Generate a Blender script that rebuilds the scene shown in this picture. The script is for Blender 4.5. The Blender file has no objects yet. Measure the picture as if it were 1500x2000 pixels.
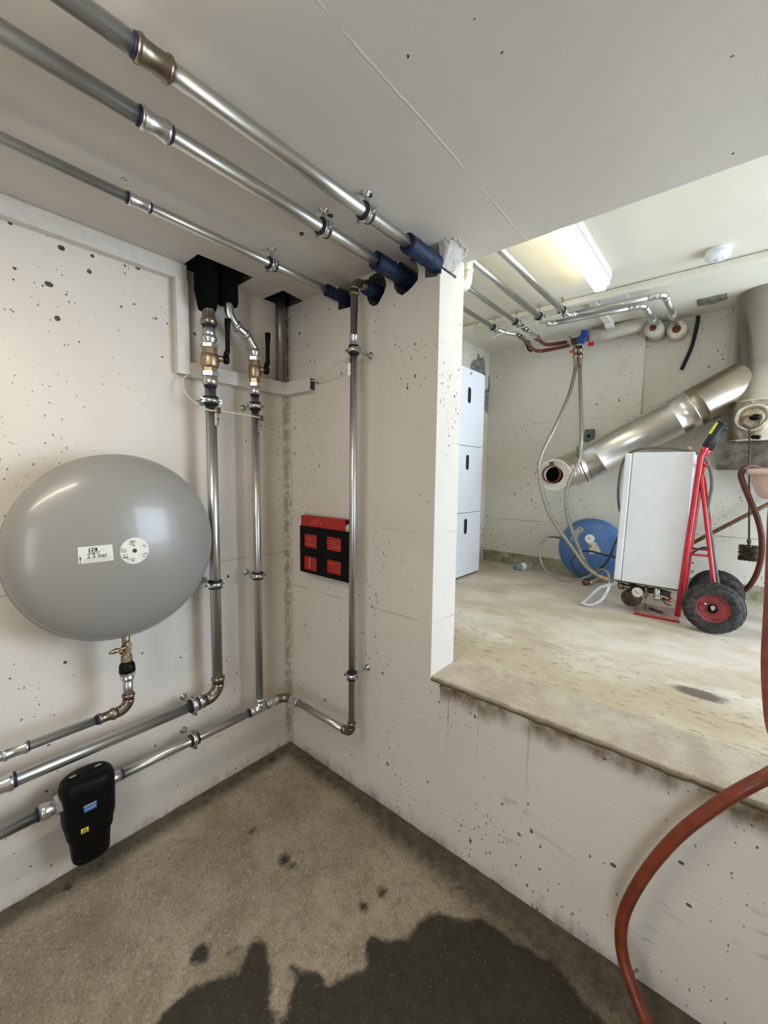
import bpy, math, random
from mathutils import Vector, Matrix, noise
random.seed(7)
SC = bpy.context.scene
COL = SC.collection
V = Vector
PI = math.pi

# ------------------------------------------------------------------ camera
CAM = V((1.76888, -1.31918, 1.47474))
FPX, YAW, PIT, ROL = 807.506, -0.701346, 0.0897269, -0.0125775
_f = V((math.sin(YAW)*math.cos(PIT), math.cos(YAW)*math.cos(PIT), -math.sin(PIT)))
_r = V((math.cos(YAW), -math.sin(YAW), 0)); _d = _f.cross(_r)
RGT = math.cos(ROL)*_r + math.sin(ROL)*_d
DWN = -math.sin(ROL)*_r + math.cos(ROL)*_d
cam = bpy.data.cameras.new('camera'); camo = bpy.data.objects.new('camera', cam); COL.objects.link(camo)
cam.sensor_fit = 'HORIZONTAL'; cam.sensor_width = 36; cam.lens = 36*FPX/1500; cam.clip_start = 0.02
m = Matrix((RGT, -DWN, -_f)).transposed().to_4x4(); m.translation = CAM
camo.matrix_world = m; SC.camera = camo

# ------------------------------------------------------------------ light and exposure
SC.view_settings.view_transform = 'Standard'; SC.view_settings.look = 'None'
SC.view_settings.gamma = 1; SC.view_settings.exposure = 0.03
try: SC.view_settings.use_curve_mapping = False
except Exception: pass
W = bpy.data.worlds.new('world'); SC.world = W; W.use_nodes = True
W.node_tree.nodes['Background'].inputs[0].default_value = (0.62, 0.78, 1.0, 1)
W.node_tree.nodes['Background'].inputs[1].default_value = 1.6
TUBE_NEAR, TUBE_FAR, DAY, FILL = 46.0, 17.0, 110.0, 28.0
la = bpy.data.lights.new('daylight', 'AREA'); la.shape = 'RECTANGLE'; la.size = 1.7; la.size_y = 1.7
la.energy = DAY; la.color = (0.72, 0.84, 1.0)
lo = bpy.data.objects.new('daylight', la); COL.objects.link(lo)
lo.location = (3.85, 1.30, 1.60); lo.rotation_euler = (0, PI/2, 0)        # daylight falling in through the open doorway

la2 = bpy.data.lights.new('fill_near', 'AREA'); la2.shape = 'RECTANGLE'; la2.size = 1.1; la2.size_y = 1.9
la2.energy = FILL; la2.color = (0.90, 0.95, 1.0)
lo2 = bpy.data.objects.new('fill_near', la2); COL.objects.link(lo2)
lo2.location = (2.55, -3.6, 1.15); lo2.rotation_euler = (PI/2, 0, 0)       # added soft fill lamp, shining through an added doorway behind the viewer

def at(u, v, ax, val):
    """point where the sight line of photo pixel (u, v) meets the real plane axis = val"""
    d = RGT*((u-750)/FPX) + DWN*((v-1000)/FPX) + _f
    return CAM + d*((val-CAM[ax])/d[ax])
def ax_(u, v, x): return at(u, v, 0, x)
def ay(u, v, y): return at(u, v, 1, y)
def az(u, v, z): return at(u, v, 2, z)

# ------------------------------------------------------------------ materials
def newmat(name):
    mt = bpy.data.materials.new(name); mt.use_nodes = True
    return mt, mt.node_tree, mt.node_tree.nodes['Principled BSDF']
class N:
    def __init__(s, nt): s.nt = nt
    def n(s, t, **k):
        nd = s.nt.nodes.new(t)
        for a, b in k.items(): setattr(nd, a, b)
        return nd
    def l(s, a, b): s.nt.links.new(a, b)
    def sock(s, v, inp):
        if isinstance(v, (int, float)): inp.default_value = v
        elif isinstance(v, (tuple, list)): inp.default_value = v if len(v) == len(inp.default_value) else (*v, 1)
        else: s.l(v, inp)
    def math(s, op, a, b=0.0, c=None, clamp=False):
        nd = s.n('ShaderNodeMath', operation=op, use_clamp=clamp)
        s.sock(a, nd.inputs[0]); s.sock(b, nd.inputs[1])
        if c is not None: s.sock(c, nd.inputs[2])
        return nd.outputs[0]
    def noise(s, vec, scale, detail=4, rough=0.55, dist=0.0, out=0):
        nd = s.n('ShaderNodeTexNoise'); nd.inputs['Scale'].default_value = scale
        nd.inputs['Detail'].default_value = detail; nd.inputs['Roughness'].default_value = rough
        nd.inputs['Distortion'].default_value = dist
        if vec is not None: s.l(vec, nd.inputs['Vector'])
        return nd.outputs[out]
    def ramp(s, v, a, b, lo=0.0, hi=1.0):
        nd = s.n('ShaderNodeMapRange', interpolation_type='SMOOTHSTEP')
        s.sock(v, nd.inputs[0]); nd.inputs[1].default_value = a; nd.inputs[2].default_value = b
        nd.inputs[3].default_value = lo; nd.inputs[4].default_value = hi
        return nd.outputs[0]
    def mix(s, fac, a, b):
        nd = s.n('ShaderNodeMix', data_type='RGBA'); s.sock(fac, nd.inputs[0])
        s.sock(a, nd.inputs[6]); s.sock(b, nd.inputs[7]); return nd.outputs[2]
    def map(s, vec, scale=(1, 1, 1), loc=(0, 0, 0), rot=(0, 0, 0)):
        nd = s.n('ShaderNodeMapping'); s.l(vec, nd.inputs[0])
        nd.inputs['Scale'].default_value = scale; nd.inputs['Location'].default_value = loc; nd.inputs['Rotation'].default_value = rot
        return nd.outputs[0]
    def bump(s, h, strength, dist=0.01, nrm=None):
        nd = s.n('ShaderNodeBump'); nd.inputs['Strength'].default_value = strength; nd.inputs['Distance'].default_value = dist
        s.l(h, nd.inputs['Height'])
        if nrm is not None: s.l(nrm, nd.inputs['Normal'])
        return nd.outputs[0]

def simple(name, col, rough=0.5, metal=0.0, var=0.08, scale=30, bump=0.0, spec=None, coat=0.0):
    mt, nt, b = newmat(name); g = N(nt)
    co = g.n('ShaderNodeTexCoord').outputs['Object']
    nz = g.noise(co, scale)
    dark = tuple(c*(1-var*2.2) for c in col); lite = tuple(min(1, c*(1+var)) for c in col)
    g.l(g.mix(g.ramp(nz, 0.3, 0.7), dark, lite), b.inputs['Base Color'])
    g.l(g.ramp(g.noise(co, scale*2.7), 0.25, 0.75, max(0.02, rough-0.08), min(1, rough+0.1)), b.inputs['Roughness'])
    b.inputs['Metallic'].default_value = metal
    if spec is not None: b.inputs['Specular IOR Level'].default_value = spec
    if coat: b.inputs['Coat Weight'].default_value = coat; b.inputs['Coat Roughness'].default_value = 0.08
    if bump: g.l(g.bump(nz, bump, 0.004), b.inputs['Normal'])
    return mt

def line_mask(g, s, val, w, wob=None):
    """thin line where coordinate s is near val"""
    a = g.math('SUBTRACT', s, val)
    if wob is not None: a = g.math('ADD', a, wob)
    return g.ramp(g.math('ABSOLUTE', a), w*0.35, w, 1.0, 0.0)

def plaster(name, col, pits=1.0, lines=(), bands=(), dirt=0.25, pitscale=9.0, rough=0.85, patch=0.0, drips=(), bumpy=1.0):
    """painted, shuttered concrete. lines: (axis, value, width, strength, light); bands: (axis, a, b, colour, strength) stained zones"""
    mt, nt, b = newmat(name); g = N(nt)
    co = g.n('ShaderNodeTexCoord').outputs['Object']
    sep = g.n('ShaderNodeSeparateXYZ'); g.l(co, sep.inputs[0])
    big = g.noise(co, 1.3, 5, 0.6); mid = g.noise(co, 7, 6, 0.65); fin = g.noise(co, 120, 3)
    c = g.mix(g.ramp(big, 0.35, 0.68), tuple(x*0.93 for x in col), col)
    c = g.mix(g.math('MULTIPLY', g.ramp(mid, 0.56, 0.78), dirt), c, tuple(x*0.72*y for x, y in zip(col, (1.02, 0.97, 0.88))))
    h = g.math('MULTIPLY', mid, 0.35); h = g.math('ADD', h, g.math('MULTIPLY', fin, 0.04))
    # air holes
    gate = g.ramp(g.noise(g.map(co, loc=(3, 5, 9)), 2.3, 3), 0.36, 0.62, 0.12, 1.0)
    for sc, th, st in ((pitscale*1.3, 0.075, 0.9), (pitscale*3.0, 0.145, 0.9), (pitscale*7, 0.21, 0.75)):
        vec = g.n('ShaderNodeVectorMath', operation='ADD'); g.l(g.map(co, scale=(1, 1, 0.8)), vec.inputs[0])
        nv = g.n('ShaderNodeVectorMath', operation='SCALE'); g.l(g.noise(co, 26, 2, out=1), nv.inputs[0]); nv.inputs['Scale'].default_value = 0.018
        g.l(nv.outputs[0], vec.inputs[1])
        vo = g.n('ShaderNodeTexVoronoi', feature='F1'); vo.inputs['Scale'].default_value = sc; g.l(vec.outputs[0], vo.inputs['Vector'])
        cs = g.n('ShaderNodeSeparateColor'); g.l(vo.outputs['Color'], cs.inputs[0])
        thr = g.math('MULTIPLY', g.math('MULTIPLY', g.ramp(cs.outputs[0], 0.42, 1.0), gate), th*pits)
        pm = g.math('MULTIPLY', g.math('LESS_THAN', vo.outputs['Distance'], thr), st)
        c = g.mix(pm, c, (0.10, 0.085, 0.065)); h = g.math('SUBTRACT', h, g.math('MULTIPLY', pm, 0.5))
    wob = g.math('MULTIPLY', g.math('SUBTRACT', g.noise(co, 5, 4), 0.5), 0.012)
    brk = g.ramp(g.noise(co, 3.5, 3), 0.38, 0.55)
    for ax, val, w, st, light in lines:
        lm = g.math('MULTIPLY', g.math('MULTIPLY', line_mask(g, sep.outputs[ax], val, w, wob), brk), st)
        c = g.mix(lm, c, tuple(min(1, x*1.18) for x in col) if light else (0.22, 0.19, 0.15))
        h = g.math('ADD', h, g.math('MULTIPLY', lm, 0.4 if light else -0.4))
    rag = g.math('MULTIPLY', g.math('SUBTRACT', g.noise(g.map(co, scale=(1, 1, 0.22)), 17, 7, 0.72), 0.5), 0.22)
    for ax, a0, a1, bc, st in bands:
        bm = g.ramp(g.math('ADD', sep.outputs[ax], rag), a0, a1, 1.0, 0.0) if a1 < 0.2 or a0 < a1 and bc[0] > .25 else g.ramp(g.math('ADD', sep.outputs[ax], g.math('MULTIPLY', rag, 0.45)), a0, a1)
        if not (a1 < 0.2 or a0 < a1 and bc[0] > .25): bm = g.math('MULTIPLY', g.math('MULTIPLY', bm, g.math('LESS_THAN', sep.outputs[2], ZSILL)), g.math('GREATER_THAN', sep.outputs[0], 0.95))
        bm = g.math('MULTIPLY', bm, g.ramp(g.noise(co, 6, 5), 0.35, 0.6, 0.25, 1.0))
        c = g.mix(g.math('MULTIPLY', bm, st), c, bc)
    for (ax, val, z0, z1, w) in drips:                      # run-down marks below the sill
        dm = line_mask(g, sep.outputs[ax], val, w)
        dm = g.math('MULTIPLY', dm, g.ramp(sep.outputs[2], z0, z1)); dm = g.math('MULTIPLY', dm, g.ramp(g.noise(co, 30, 3), 0.35, 0.6))
        c = g.mix(g.math('MULTIPLY', dm, 0.6), c, (0.25, 0.18, 0.11))
    if patch:                                               # scuffs
        pm = g.ramp(g.noise(g.map(co, scale=(0.8, 1, 2.4), rot=(0, 0.5, 0)), 6.5, 6, 0.7), 0.58, 0.66)
        pm = g.math('MULTIPLY', g.math('MULTIPLY', pm, g.ramp(sep.outputs[0], 0.95, 1.2)), g.ramp(g.math('MULTIPLY', sep.outputs[2], -1.0), -0.62, -0.5))
        c = g.mix(g.math('MULTIPLY', pm, patch), c, (0.27, 0.22, 0.17))
    g.l(c, b.inputs['Base Color']); b.inputs['Roughness'].default_value = rough
    b.inputs['Specular IOR Level'].default_value = 0.25
    g.l(g.bump(h, 0.45*bumpy, 0.012), b.inputs['Normal'])
    return mt

ZSILL = 0.69
WALLC = (0.70, 0.65, 0.575)
M = {}
M['wall_left'] = plaster('painted wall left', WALLC, 1.5, lines=((2, 1.07, 0.004, 0.35, False), (1, -1.52, 0.004, .3, False)),
    bands=((2, -0.03, 0.05, (0.22, 0.17, 0.10), 0.9),), dirt=0.22, drips=((1, -0.008, -.2, .05, .03),))
M['wall_mid'] = plaster('painted wall middle', WALLC, 1.25, lines=((2, 0.895, 0.004, 0.45, False), (2, 0.50, 0.004, 0.3, True), (2, 1.25, 0.003, 0.25, False), (2, 0.36, 0.003, .35, True)),
    bands=((2, -0.05, 0.075, (0.12, 0.10, 0.065), 1.0), (2, 0.585, 0.662, (0.125, 0.082, 0.038), 1.0)), drips=((0, 1.115, 0.40, 0.68, 0.004), (0, 1.30, 0.30, 0.68, 0.006), (0, 0.99, 0.3, 0.6, 0.005), (0, 0.004, -.2, .05, 0.022), (0, 0.03, -.2, .05, 0.006)), dirt=0.2, patch=0.38)
M['ceil'] = plaster('painted ceiling', (0.64, 0.61, 0.56), 0.35, lines=((0, 1.155, 0.004, 0.8, True),), dirt=0.1)
M['ceil_far'] = plaster('painted far ceiling', (0.76, 0.735, 0.62), 0.35, lines=((1, 1.02, 0.003, .5, True),), dirt=0.15)
M['wall_far'] = plaster('painted far wall', (0.67, 0.635, 0.54), 1.5, lines=((2, 1.93, 0.004, 0.45, False), (2, 1.09, 0.005, 0.6, False), (1, 2.02, .004, .3, False)),
    bands=((2, 0.70, 0.79, (0.30, 0.27, 0.15), 0.9),), dirt=0.45)
M['rawcon'] = simple('raw grey concrete', (0.30, 0.285, 0.25), 0.95, var=0.2, scale=24, bump=0.8)
M['darkcon'] = simple('dark hole concrete', (0.13, 0.11, 0.09), 0.95, var=0.25, scale=30, bump=0.8)

def mat_floor_near():
    mt, nt, b = newmat('near concrete floor'); g = N(nt)
    co = g.n('ShaderNodeTexCoord').outputs['Object']
    at_ = g.n('ShaderNodeAttribute'); at_.attribute_name = 'wet'
    at2 = g.n('ShaderNodeAttribute'); at2.attribute_name = 'edge'
    n1 = g.noise(co, 3.0, 8, 0.65, 0.4); n2 = g.noise(co, 26, 6, 0.7); n3 = g.noise(co, 170, 4, 0.7)
    c = g.mix(g.ramp(n1, 0.3, 0.7), (0.29, 0.232, 0.16), (0.50, 0.425, 0.325))
    c = g.mix(g.math('MULTIPLY', g.ramp(n2, 0.45, 0.75), 0.55), c, (0.19, 0.155, 0.11))
    c = g.mix(g.math('MULTIPLY', g.ramp(n3, 0.50, 0.64), 0.55), c, (0.12, 0.095, 0.065))
    c = g.mix(g.math('MULTIPLY', g.ramp(g.noise(co, 95, 3), 0.56, 0.68), 0.5), c, (0.55, 0.50, 0.41))
    br = g.ramp(g.noise(g.map(co, loc=(7, 2, 0)), 4.5, 6, .7), 0.60, 0.72)
    c = g.mix(g.math('MULTIPLY', br, 0.35), c, (0.24, 0.155, 0.09))
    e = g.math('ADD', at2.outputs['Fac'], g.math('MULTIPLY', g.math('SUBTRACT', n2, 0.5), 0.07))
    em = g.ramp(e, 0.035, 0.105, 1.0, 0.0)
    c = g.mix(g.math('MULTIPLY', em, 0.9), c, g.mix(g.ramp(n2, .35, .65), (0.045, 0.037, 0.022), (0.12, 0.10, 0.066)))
    w = g.math('ADD', at_.outputs['Fac'], g.math('MULTIPLY', g.math('SUBTRACT', g.noise(co, 22, 5, 0.7), 0.5), 0.05))
    wm = g.ramp(w, -0.012, 0.012, 1.0, 0.0)
    wm = g.math('MULTIPLY', wm, 0.93)
    c = g.mix(wm, c, g.mix(g.ramp(n3, .45, .7), (0.024, 0.021, 0.013), (0.044, 0.038, 0.024)))
    c = g.mix(g.math('MULTIPLY', wm, g.ramp(g.noise(co, 210, 2), 0.66, 0.72)), c, (0.30, 0.27, 0.20))  # sparkle of the wet floor painted as small bright specks
    g.l(c, b.inputs['Base Color'])
    g.l(g.mix(wm, (0.9,)*3, g.mix(g.ramp(n2, .4, .6), (0.36,)*3, (0.62,)*3)), b.inputs['Roughness'])
    g.l(g.ramp(wm, 0.0, 1.0, 0.45, 0.22), b.inputs['Specular IOR Level'])
    h = g.math('ADD', g.math('MULTIPLY', n2, 0.5), g.math('MULTIPLY', n3, 0.25)); h = g.math('ADD', h, n1)
    g.l(g.bump(h, 1.0, 0.014), b.inputs['Normal'])
    return mt
M['floor'] = mat_floor_near()

def mat_floor_far():
    mt, nt, b = newmat('far painted floor'); g = N(nt)
    co = g.n('ShaderNodeTexCoord').outputs['Object']
    sep = g.n('ShaderNodeSeparateXYZ'); g.l(co, sep.inputs[0])
    n1 = g.noise(g.map(co, scale=(1, 1.6, 1)), 2.6, 7, 0.6, 0.3); n2 = g.noise(g.map(co, scale=(1, 3.2, 1), rot=(0, 0, .2)), 9, 7, 0.7)
    c = g.mix(g.ramp(n1, 0.3, 0.7), (0.50, 0.41, 0.285), (0.72, 0.67, 0.57))
    c = g.mix(g.math('MULTIPLY', g.ramp(n2, 0.58, 0.74), 0.6), c, (0.36, 0.27, 0.17))
    n4 = g.noise(g.map(co, scale=(1, 2.6, 1), loc=(4, 1, 0)), 16, 7, 0.75)
    nearm = g.ramp(g.math('ADD', sep.outputs[1], g.math('MULTIPLY', n1, -0.5)), 0.15, 0.55, 1.0, 0.25)
    c = g.mix(g.math('MULTIPLY', g.math('MULTIPLY', g.ramp(n4, 0.54, 0.62), nearm), 0.85), c, (0.17, 0.13, 0.08))
    c = g.mix(g.math('MULTIPLY', g.ramp(g.math('ADD', sep.outputs[1], g.math('MULTIPLY', n1, -.35)), 0.12, 0.42, 1.0, 0.0), 0.45), c, (0.50, 0.41, 0.24))
    c = g.mix(g.math('MULTIPLY', g.ramp(sep.outputs[1], 1.7, 2.2), 0.45), c, (0.30, 0.25, 0.16))
    r = g.math('MULTIPLY', g.math('SUBTRACT', n4, 0.5), 0.05)
    hot = g.math('ADD', g.math('SUBTRACT', sep.outputs[0], 1.72), r)
    dx = g.math('POWER', g.math('DIVIDE', hot, 0.10), 2.0)
    dy = g.math('POWER', g.math('DIVIDE', g.math('SUBTRACT', sep.outputs[1], 0.55), 0.05), 2.0)
    sp = g.math('MULTIPLY', g.ramp(g.math('ADD', g.math('ADD', dx, dy), g.math('MULTIPLY', n4, 2.5)), 1.6, 2.2, 1.0, 0.0), 0.85)
    c = g.mix(sp, c, (0.07, 0.055, 0.04))
    g.l(c, b.inputs['Base Color'])
    g.l(g.ramp(n2, 0.3, 0.7, 0.38, 0.62), b.inputs['Roughness'])
    g.l(g.bump(g.math('ADD', n1, g.math('MULTIPLY', n2, 0.3)), 0.22, 0.01), b.inputs['Normal'])
    return mt
M['floor_far'] = mat_floor_far()
def mat_sill():
    mt, nt, b = newmat('worn sill concrete'); g = N(nt)
    co = g.n('ShaderNodeTexCoord').outputs['Object']
    sep = g.n('ShaderNodeSeparateXYZ'); g.l(co, sep.inputs[0])
    n1 = g.noise(co, 9, 7, 0.7); n2 = g.noise(g.map(co, scale=(1, 1.8, 1)), 40, 6, 0.7)
    c = g.mix(g.ramp(n1, 0.3, 0.7), (0.44, 0.365, 0.275), (0.63, 0.55, 0.435))
    c = g.mix(g.math('MULTIPLY', g.ramp(n2, 0.58, 0.7), 0.7), c, (0.17, 0.135, 0.09))
    ed = g.ramp(g.math('ADD', sep.outputs[1], g.math('MULTIPLY', n1, 0.02)), 0.004, 0.03, 0.75, 0.0)
    c = g.mix(ed, c, (0.17, 0.13, 0.07))
    ed2 = g.ramp(sep.outputs[2], 0.672, 0.684, 0.9, 0.0)
    c = g.mix(ed2, c, (0.11, 0.085, 0.05))
    g.l(c, b.inputs['Base Color']); b.inputs['Roughness'].default_value = 0.9
    g.l(g.bump(g.math('ADD', n1, n2), 0.8, 0.008), b.inputs['Normal'])
    return mt
M['sill'] = mat_sill()

def metal(name, col, rough, var=0.12, scale=18, stretch=(1, 1, 1), metallic=1.0, bump=0.0):
    mt, nt, b = newmat(name); g = N(nt)
    co = g.map(g.n('ShaderNodeTexCoord').outputs['Object'], scale=stretch)
    nz = g.noise(co, scale, 5, 0.65)
    g.l(g.mix(g.ramp(nz, 0.3, 0.72), tuple(c*(1-2*var) for c in col), tuple(min(1, c*(1+var)) for c in col)), b.inputs['Base Color'])
    b.inputs['Roughness'].default_value = rough
    b.inputs['Metallic'].default_value = metallic
    if bump: g.l(g.bump(nz, bump, 0.003), b.inputs['Normal'])
    return mt
M['galv'] = metal('galvanised steel tube', (0.56, 0.565, 0.55), 0.33, 0.03, 4)
M['fit'] = metal('bright press fitting', (0.68, 0.69, 0.69), 0.26, 0.03, 10)
M['bronze'] = metal('bronze fitting', (0.29, 0.24, 0.185), 0.32, 0.10, 25)
M['brass'] = metal('brass valve', (0.42, 0.325, 0.21), 0.42, 0.08, 25)
M['dullbrass'] = metal('stained port lid', (0.40, 0.33, 0.20), 0.6, 0.3, 25, metallic=0.5)
M['screw'] = metal('zinc screws', (0.55, 0.56, 0.56), 0.35, 0.15, 40)
M['inox'] = metal('stainless flue', (0.66, 0.63, 0.57), 0.30, 0.04, 5, (1, 1, 0.3), bump=0.03)
M['inox2'] = metal('stained stainless duct', (0.58, 0.54, 0.46), 0.30, 0.07, 7, (1, 1, 1), bump=0.06)
M['inox3'] = metal('dull brown stainless', (0.37, 0.325, 0.255), 0.36, 0.08, 9, bump=0.05)
M['braid'] = metal('braided hose', (0.42, 0.39, 0.34), 0.42, 0.2, 150, bump=0.6)
M['shaft'] = metal('old zinc downpipe', (0.36, 0.345, 0.32), 0.42, 0.3, 12, (1, 1, 0.15))
M['rust'] = metal('rusty iron', (0.13, 0.10, 0.075), 0.65, 0.3, 30, metallic=0.6, bump=0.4)
M['bluering'] = simple('dark blue ring', (0.008, 0.011, 0.055), 0.5)
M['foam'] = simple('black foam', (0.0035, 0.0035, 0.0035), 0.95, var=0.1, bump=0.2, spec=0.08)
M['blackpl'] = simple('black plastic', (0.002, 0.002, 0.0022), 0.5, var=0.15, bump=0.1, spec=0.18)
M['rubber'] = simple('black rubber', (0.010, 0.010, 0.011), 0.6, var=0.2)
M['bluefoam'] = simple('blue pipe wrap', (0.008, 0.021, 0.060), 0.5, var=0.3, scale=60, bump=0.7, spec=.3)
M['whitepl'] = simple('painted duct', (0.69, 0.65, 0.585), 0.55, var=0.03)
M['duct_far'] = simple('white cable duct', (0.78, 0.75, 0.64), 0.5, var=0.03)
M['pvc'] = simple('ivory pvc', (0.74, 0.71, 0.56), 0.35, var=0.04)
M['cable'] = simple('cream cable', (0.66, 0.61, 0.48), 0.5, var=0.03)
M['tank'] = simple('grey enamel', (0.27, 0.26, 0.235), 0.30, var=0.01, scale=300, coat=0.25)
M['label'] = simple('label paper', (0.74, 0.72, 0.64), 0.5, var=0.01)
M['ink'] = simple('black ink', (0.03, 0.03, 0.03), 0.6)
M['inkgrey'] = simple('grey ink', (0.26, 0.25, 0.23), 0.6)
M['inkred'] = simple('orange ink', (0.6, 0.13, 0.06), 0.6)
M['white'] = simple('white enamel', (0.77, 0.81, 0.86), 0.34, var=0.004, scale=3)
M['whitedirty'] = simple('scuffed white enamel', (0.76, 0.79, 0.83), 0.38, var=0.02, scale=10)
M['slot'] = simple('dark slot', (0.03, 0.03, 0.033), 0.6)
M['red'] = simple('red document cover', (0.42, 0.022, 0.014), 0.55, var=0.06)
M['redprint'] = simple('pale red print', (0.66, 0.17, 0.12), 0.6)
M['pinkprint'] = simple('pink white print', (0.80, 0.50, 0.45), 0.6)
M['redlac'] = simple('red lacquered steel', (0.50, 0.013, 0.025), 0.30, var=0.12, scale=40, coat=0.3)
M['redrim'] = simple('dusty red rim', (0.34, 0.045, 0.045), 0.42, var=0.2, scale=40)
M['tyre'] = simple('dusty tyre rubber', (0.042, 0.040, 0.038), 0.75, var=0.35, scale=50, bump=0.5)
M['hose'] = simple('rust red rubber hose', (0.195, 0.034, 0.010), 0.42, var=0.16, scale=22)
M['hosedark'] = simple('dark red rubber hose', (0.085, 0.016, 0.008), 0.5, var=0.16, scale=22)
M['bluetank'] = simple('blue enamel', (0.065, 0.155, 0.36), 0.36, var=0.10, scale=9)
M['paper'] = simple('stained paper label', (0.60, 0.55, 0.43), 0.8, var=0.2, scale=40)
M['tape'] = simple('worn foil label', (0.44, 0.44, 0.41), 0.45, var=0.3, scale=60)
M['yellow'] = simple('yellow sticker', (0.83, 0.66, 0.02), 0.5, var=0.02)
M['lime'] = simple('lime tape', (0.62, 0.80, 0.03), 0.5, var=0.05)
M['bluelab'] = simple('blue label', (0.02, 0.13, 0.40), 0.4, var=0.02)
M['greylab'] = simple('grey label', (0.26, 0.30, 0.33), 0.4, var=0.02)
M['bluehandle'] = simple('blue handle', (0.012, 0.045, 0.30), 0.35)
M['redpipe'] = simple('red oxide pipe', (0.155, 0.028, 0.018), 0.5, var=0.15)
M['insul'] = simple('plaster pipe lagging', (0.50, 0.465, 0.38), 0.85, var=0.1, scale=10, bump=0.6)
M['wool'] = simple('pale insulation wool', (0.66, 0.58, 0.46), 0.95, var=0.1, bump=0.6)
M['greybox'] = simple('grey green box', (0.10, 0.12, 0.10), 0.6)
M['basin'] = simple('pinkish plastic', (0.72, 0.56, 0.47), 0.45, var=0.03)
M['wood'] = simple('brown wooden pole', (0.20, 0.105, 0.055), 0.5, var=0.15)
M['cork'] = simple('cork', (0.42, 0.26, 0.10), 0.9, var=0.25, scale=90, bump=0.5)
M['blackcable'] = simple('black cable', (0.022, 0.021, 0.020), 0.5)
M['greycable'] = simple('grey cable', (0.13, 0.125, 0.115), 0.5)
M['steelplate'] = simple('dusty red plate', (0.42, 0.27, 0.22), 0.6, var=0.2)
M['patch'] = simple('grey mortar patch', (0.25, 0.24, 0.21), 0.95, var=0.25, scale=30, bump=0.9)
def aniso(name, col, rough):
    mt, nt, b = newmat(name); g = N(nt)
    co = g.map(g.n('ShaderNodeTexCoord').outputs['Object'], scale=(1, 1, 6))
    nz = g.noise(co, 6, 4); g.l(g.mix(g.ramp(nz, .3, .7), tuple(c*.9 for c in col), col), b.inputs['Base Color'])
    b.inputs['Metallic'].default_value = 1; b.inputs['Roughness'].default_value = rough; b.inputs['Anisotropic'].default_value = 0.5
    tg = g.n('ShaderNodeTangent', direction_type='RADIAL', axis='Z'); g.l(tg.outputs[0], b.inputs['Tangent'])
    return mt
M['flue'] = aniso('brushed stainless flue', (0.80, 0.76, 0.68), 0.26)
def mat_clear():
    mt, nt, b = newmat('clear plastic')
    b.inputs['Base Color'].default_value = (0.86, 0.9, 1, 1); b.inputs['Roughness'].default_value = 0.08
    b.inputs['Transmission Weight'].default_value = 0.9; b.inputs['IOR'].default_value = 1.3
    return mt
M['clear'] = mat_clear()
def emis(name, col, st):
    mt, nt, b = newmat(name); b.inputs['Base Color'].default_value = (.8, .8, .8, 1)
    b.inputs['Emission Color'].default_value = (*col, 1); b.inputs['Emission Strength'].default_value = st
    return mt
M['tube_near'] = emis('lit lamp cover near', (1.0, 0.89, 0.73), TUBE_NEAR)
M['tube_far'] = emis('lit lamp cover far', (1.0, 0.93, 0.72), TUBE_FAR)

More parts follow.
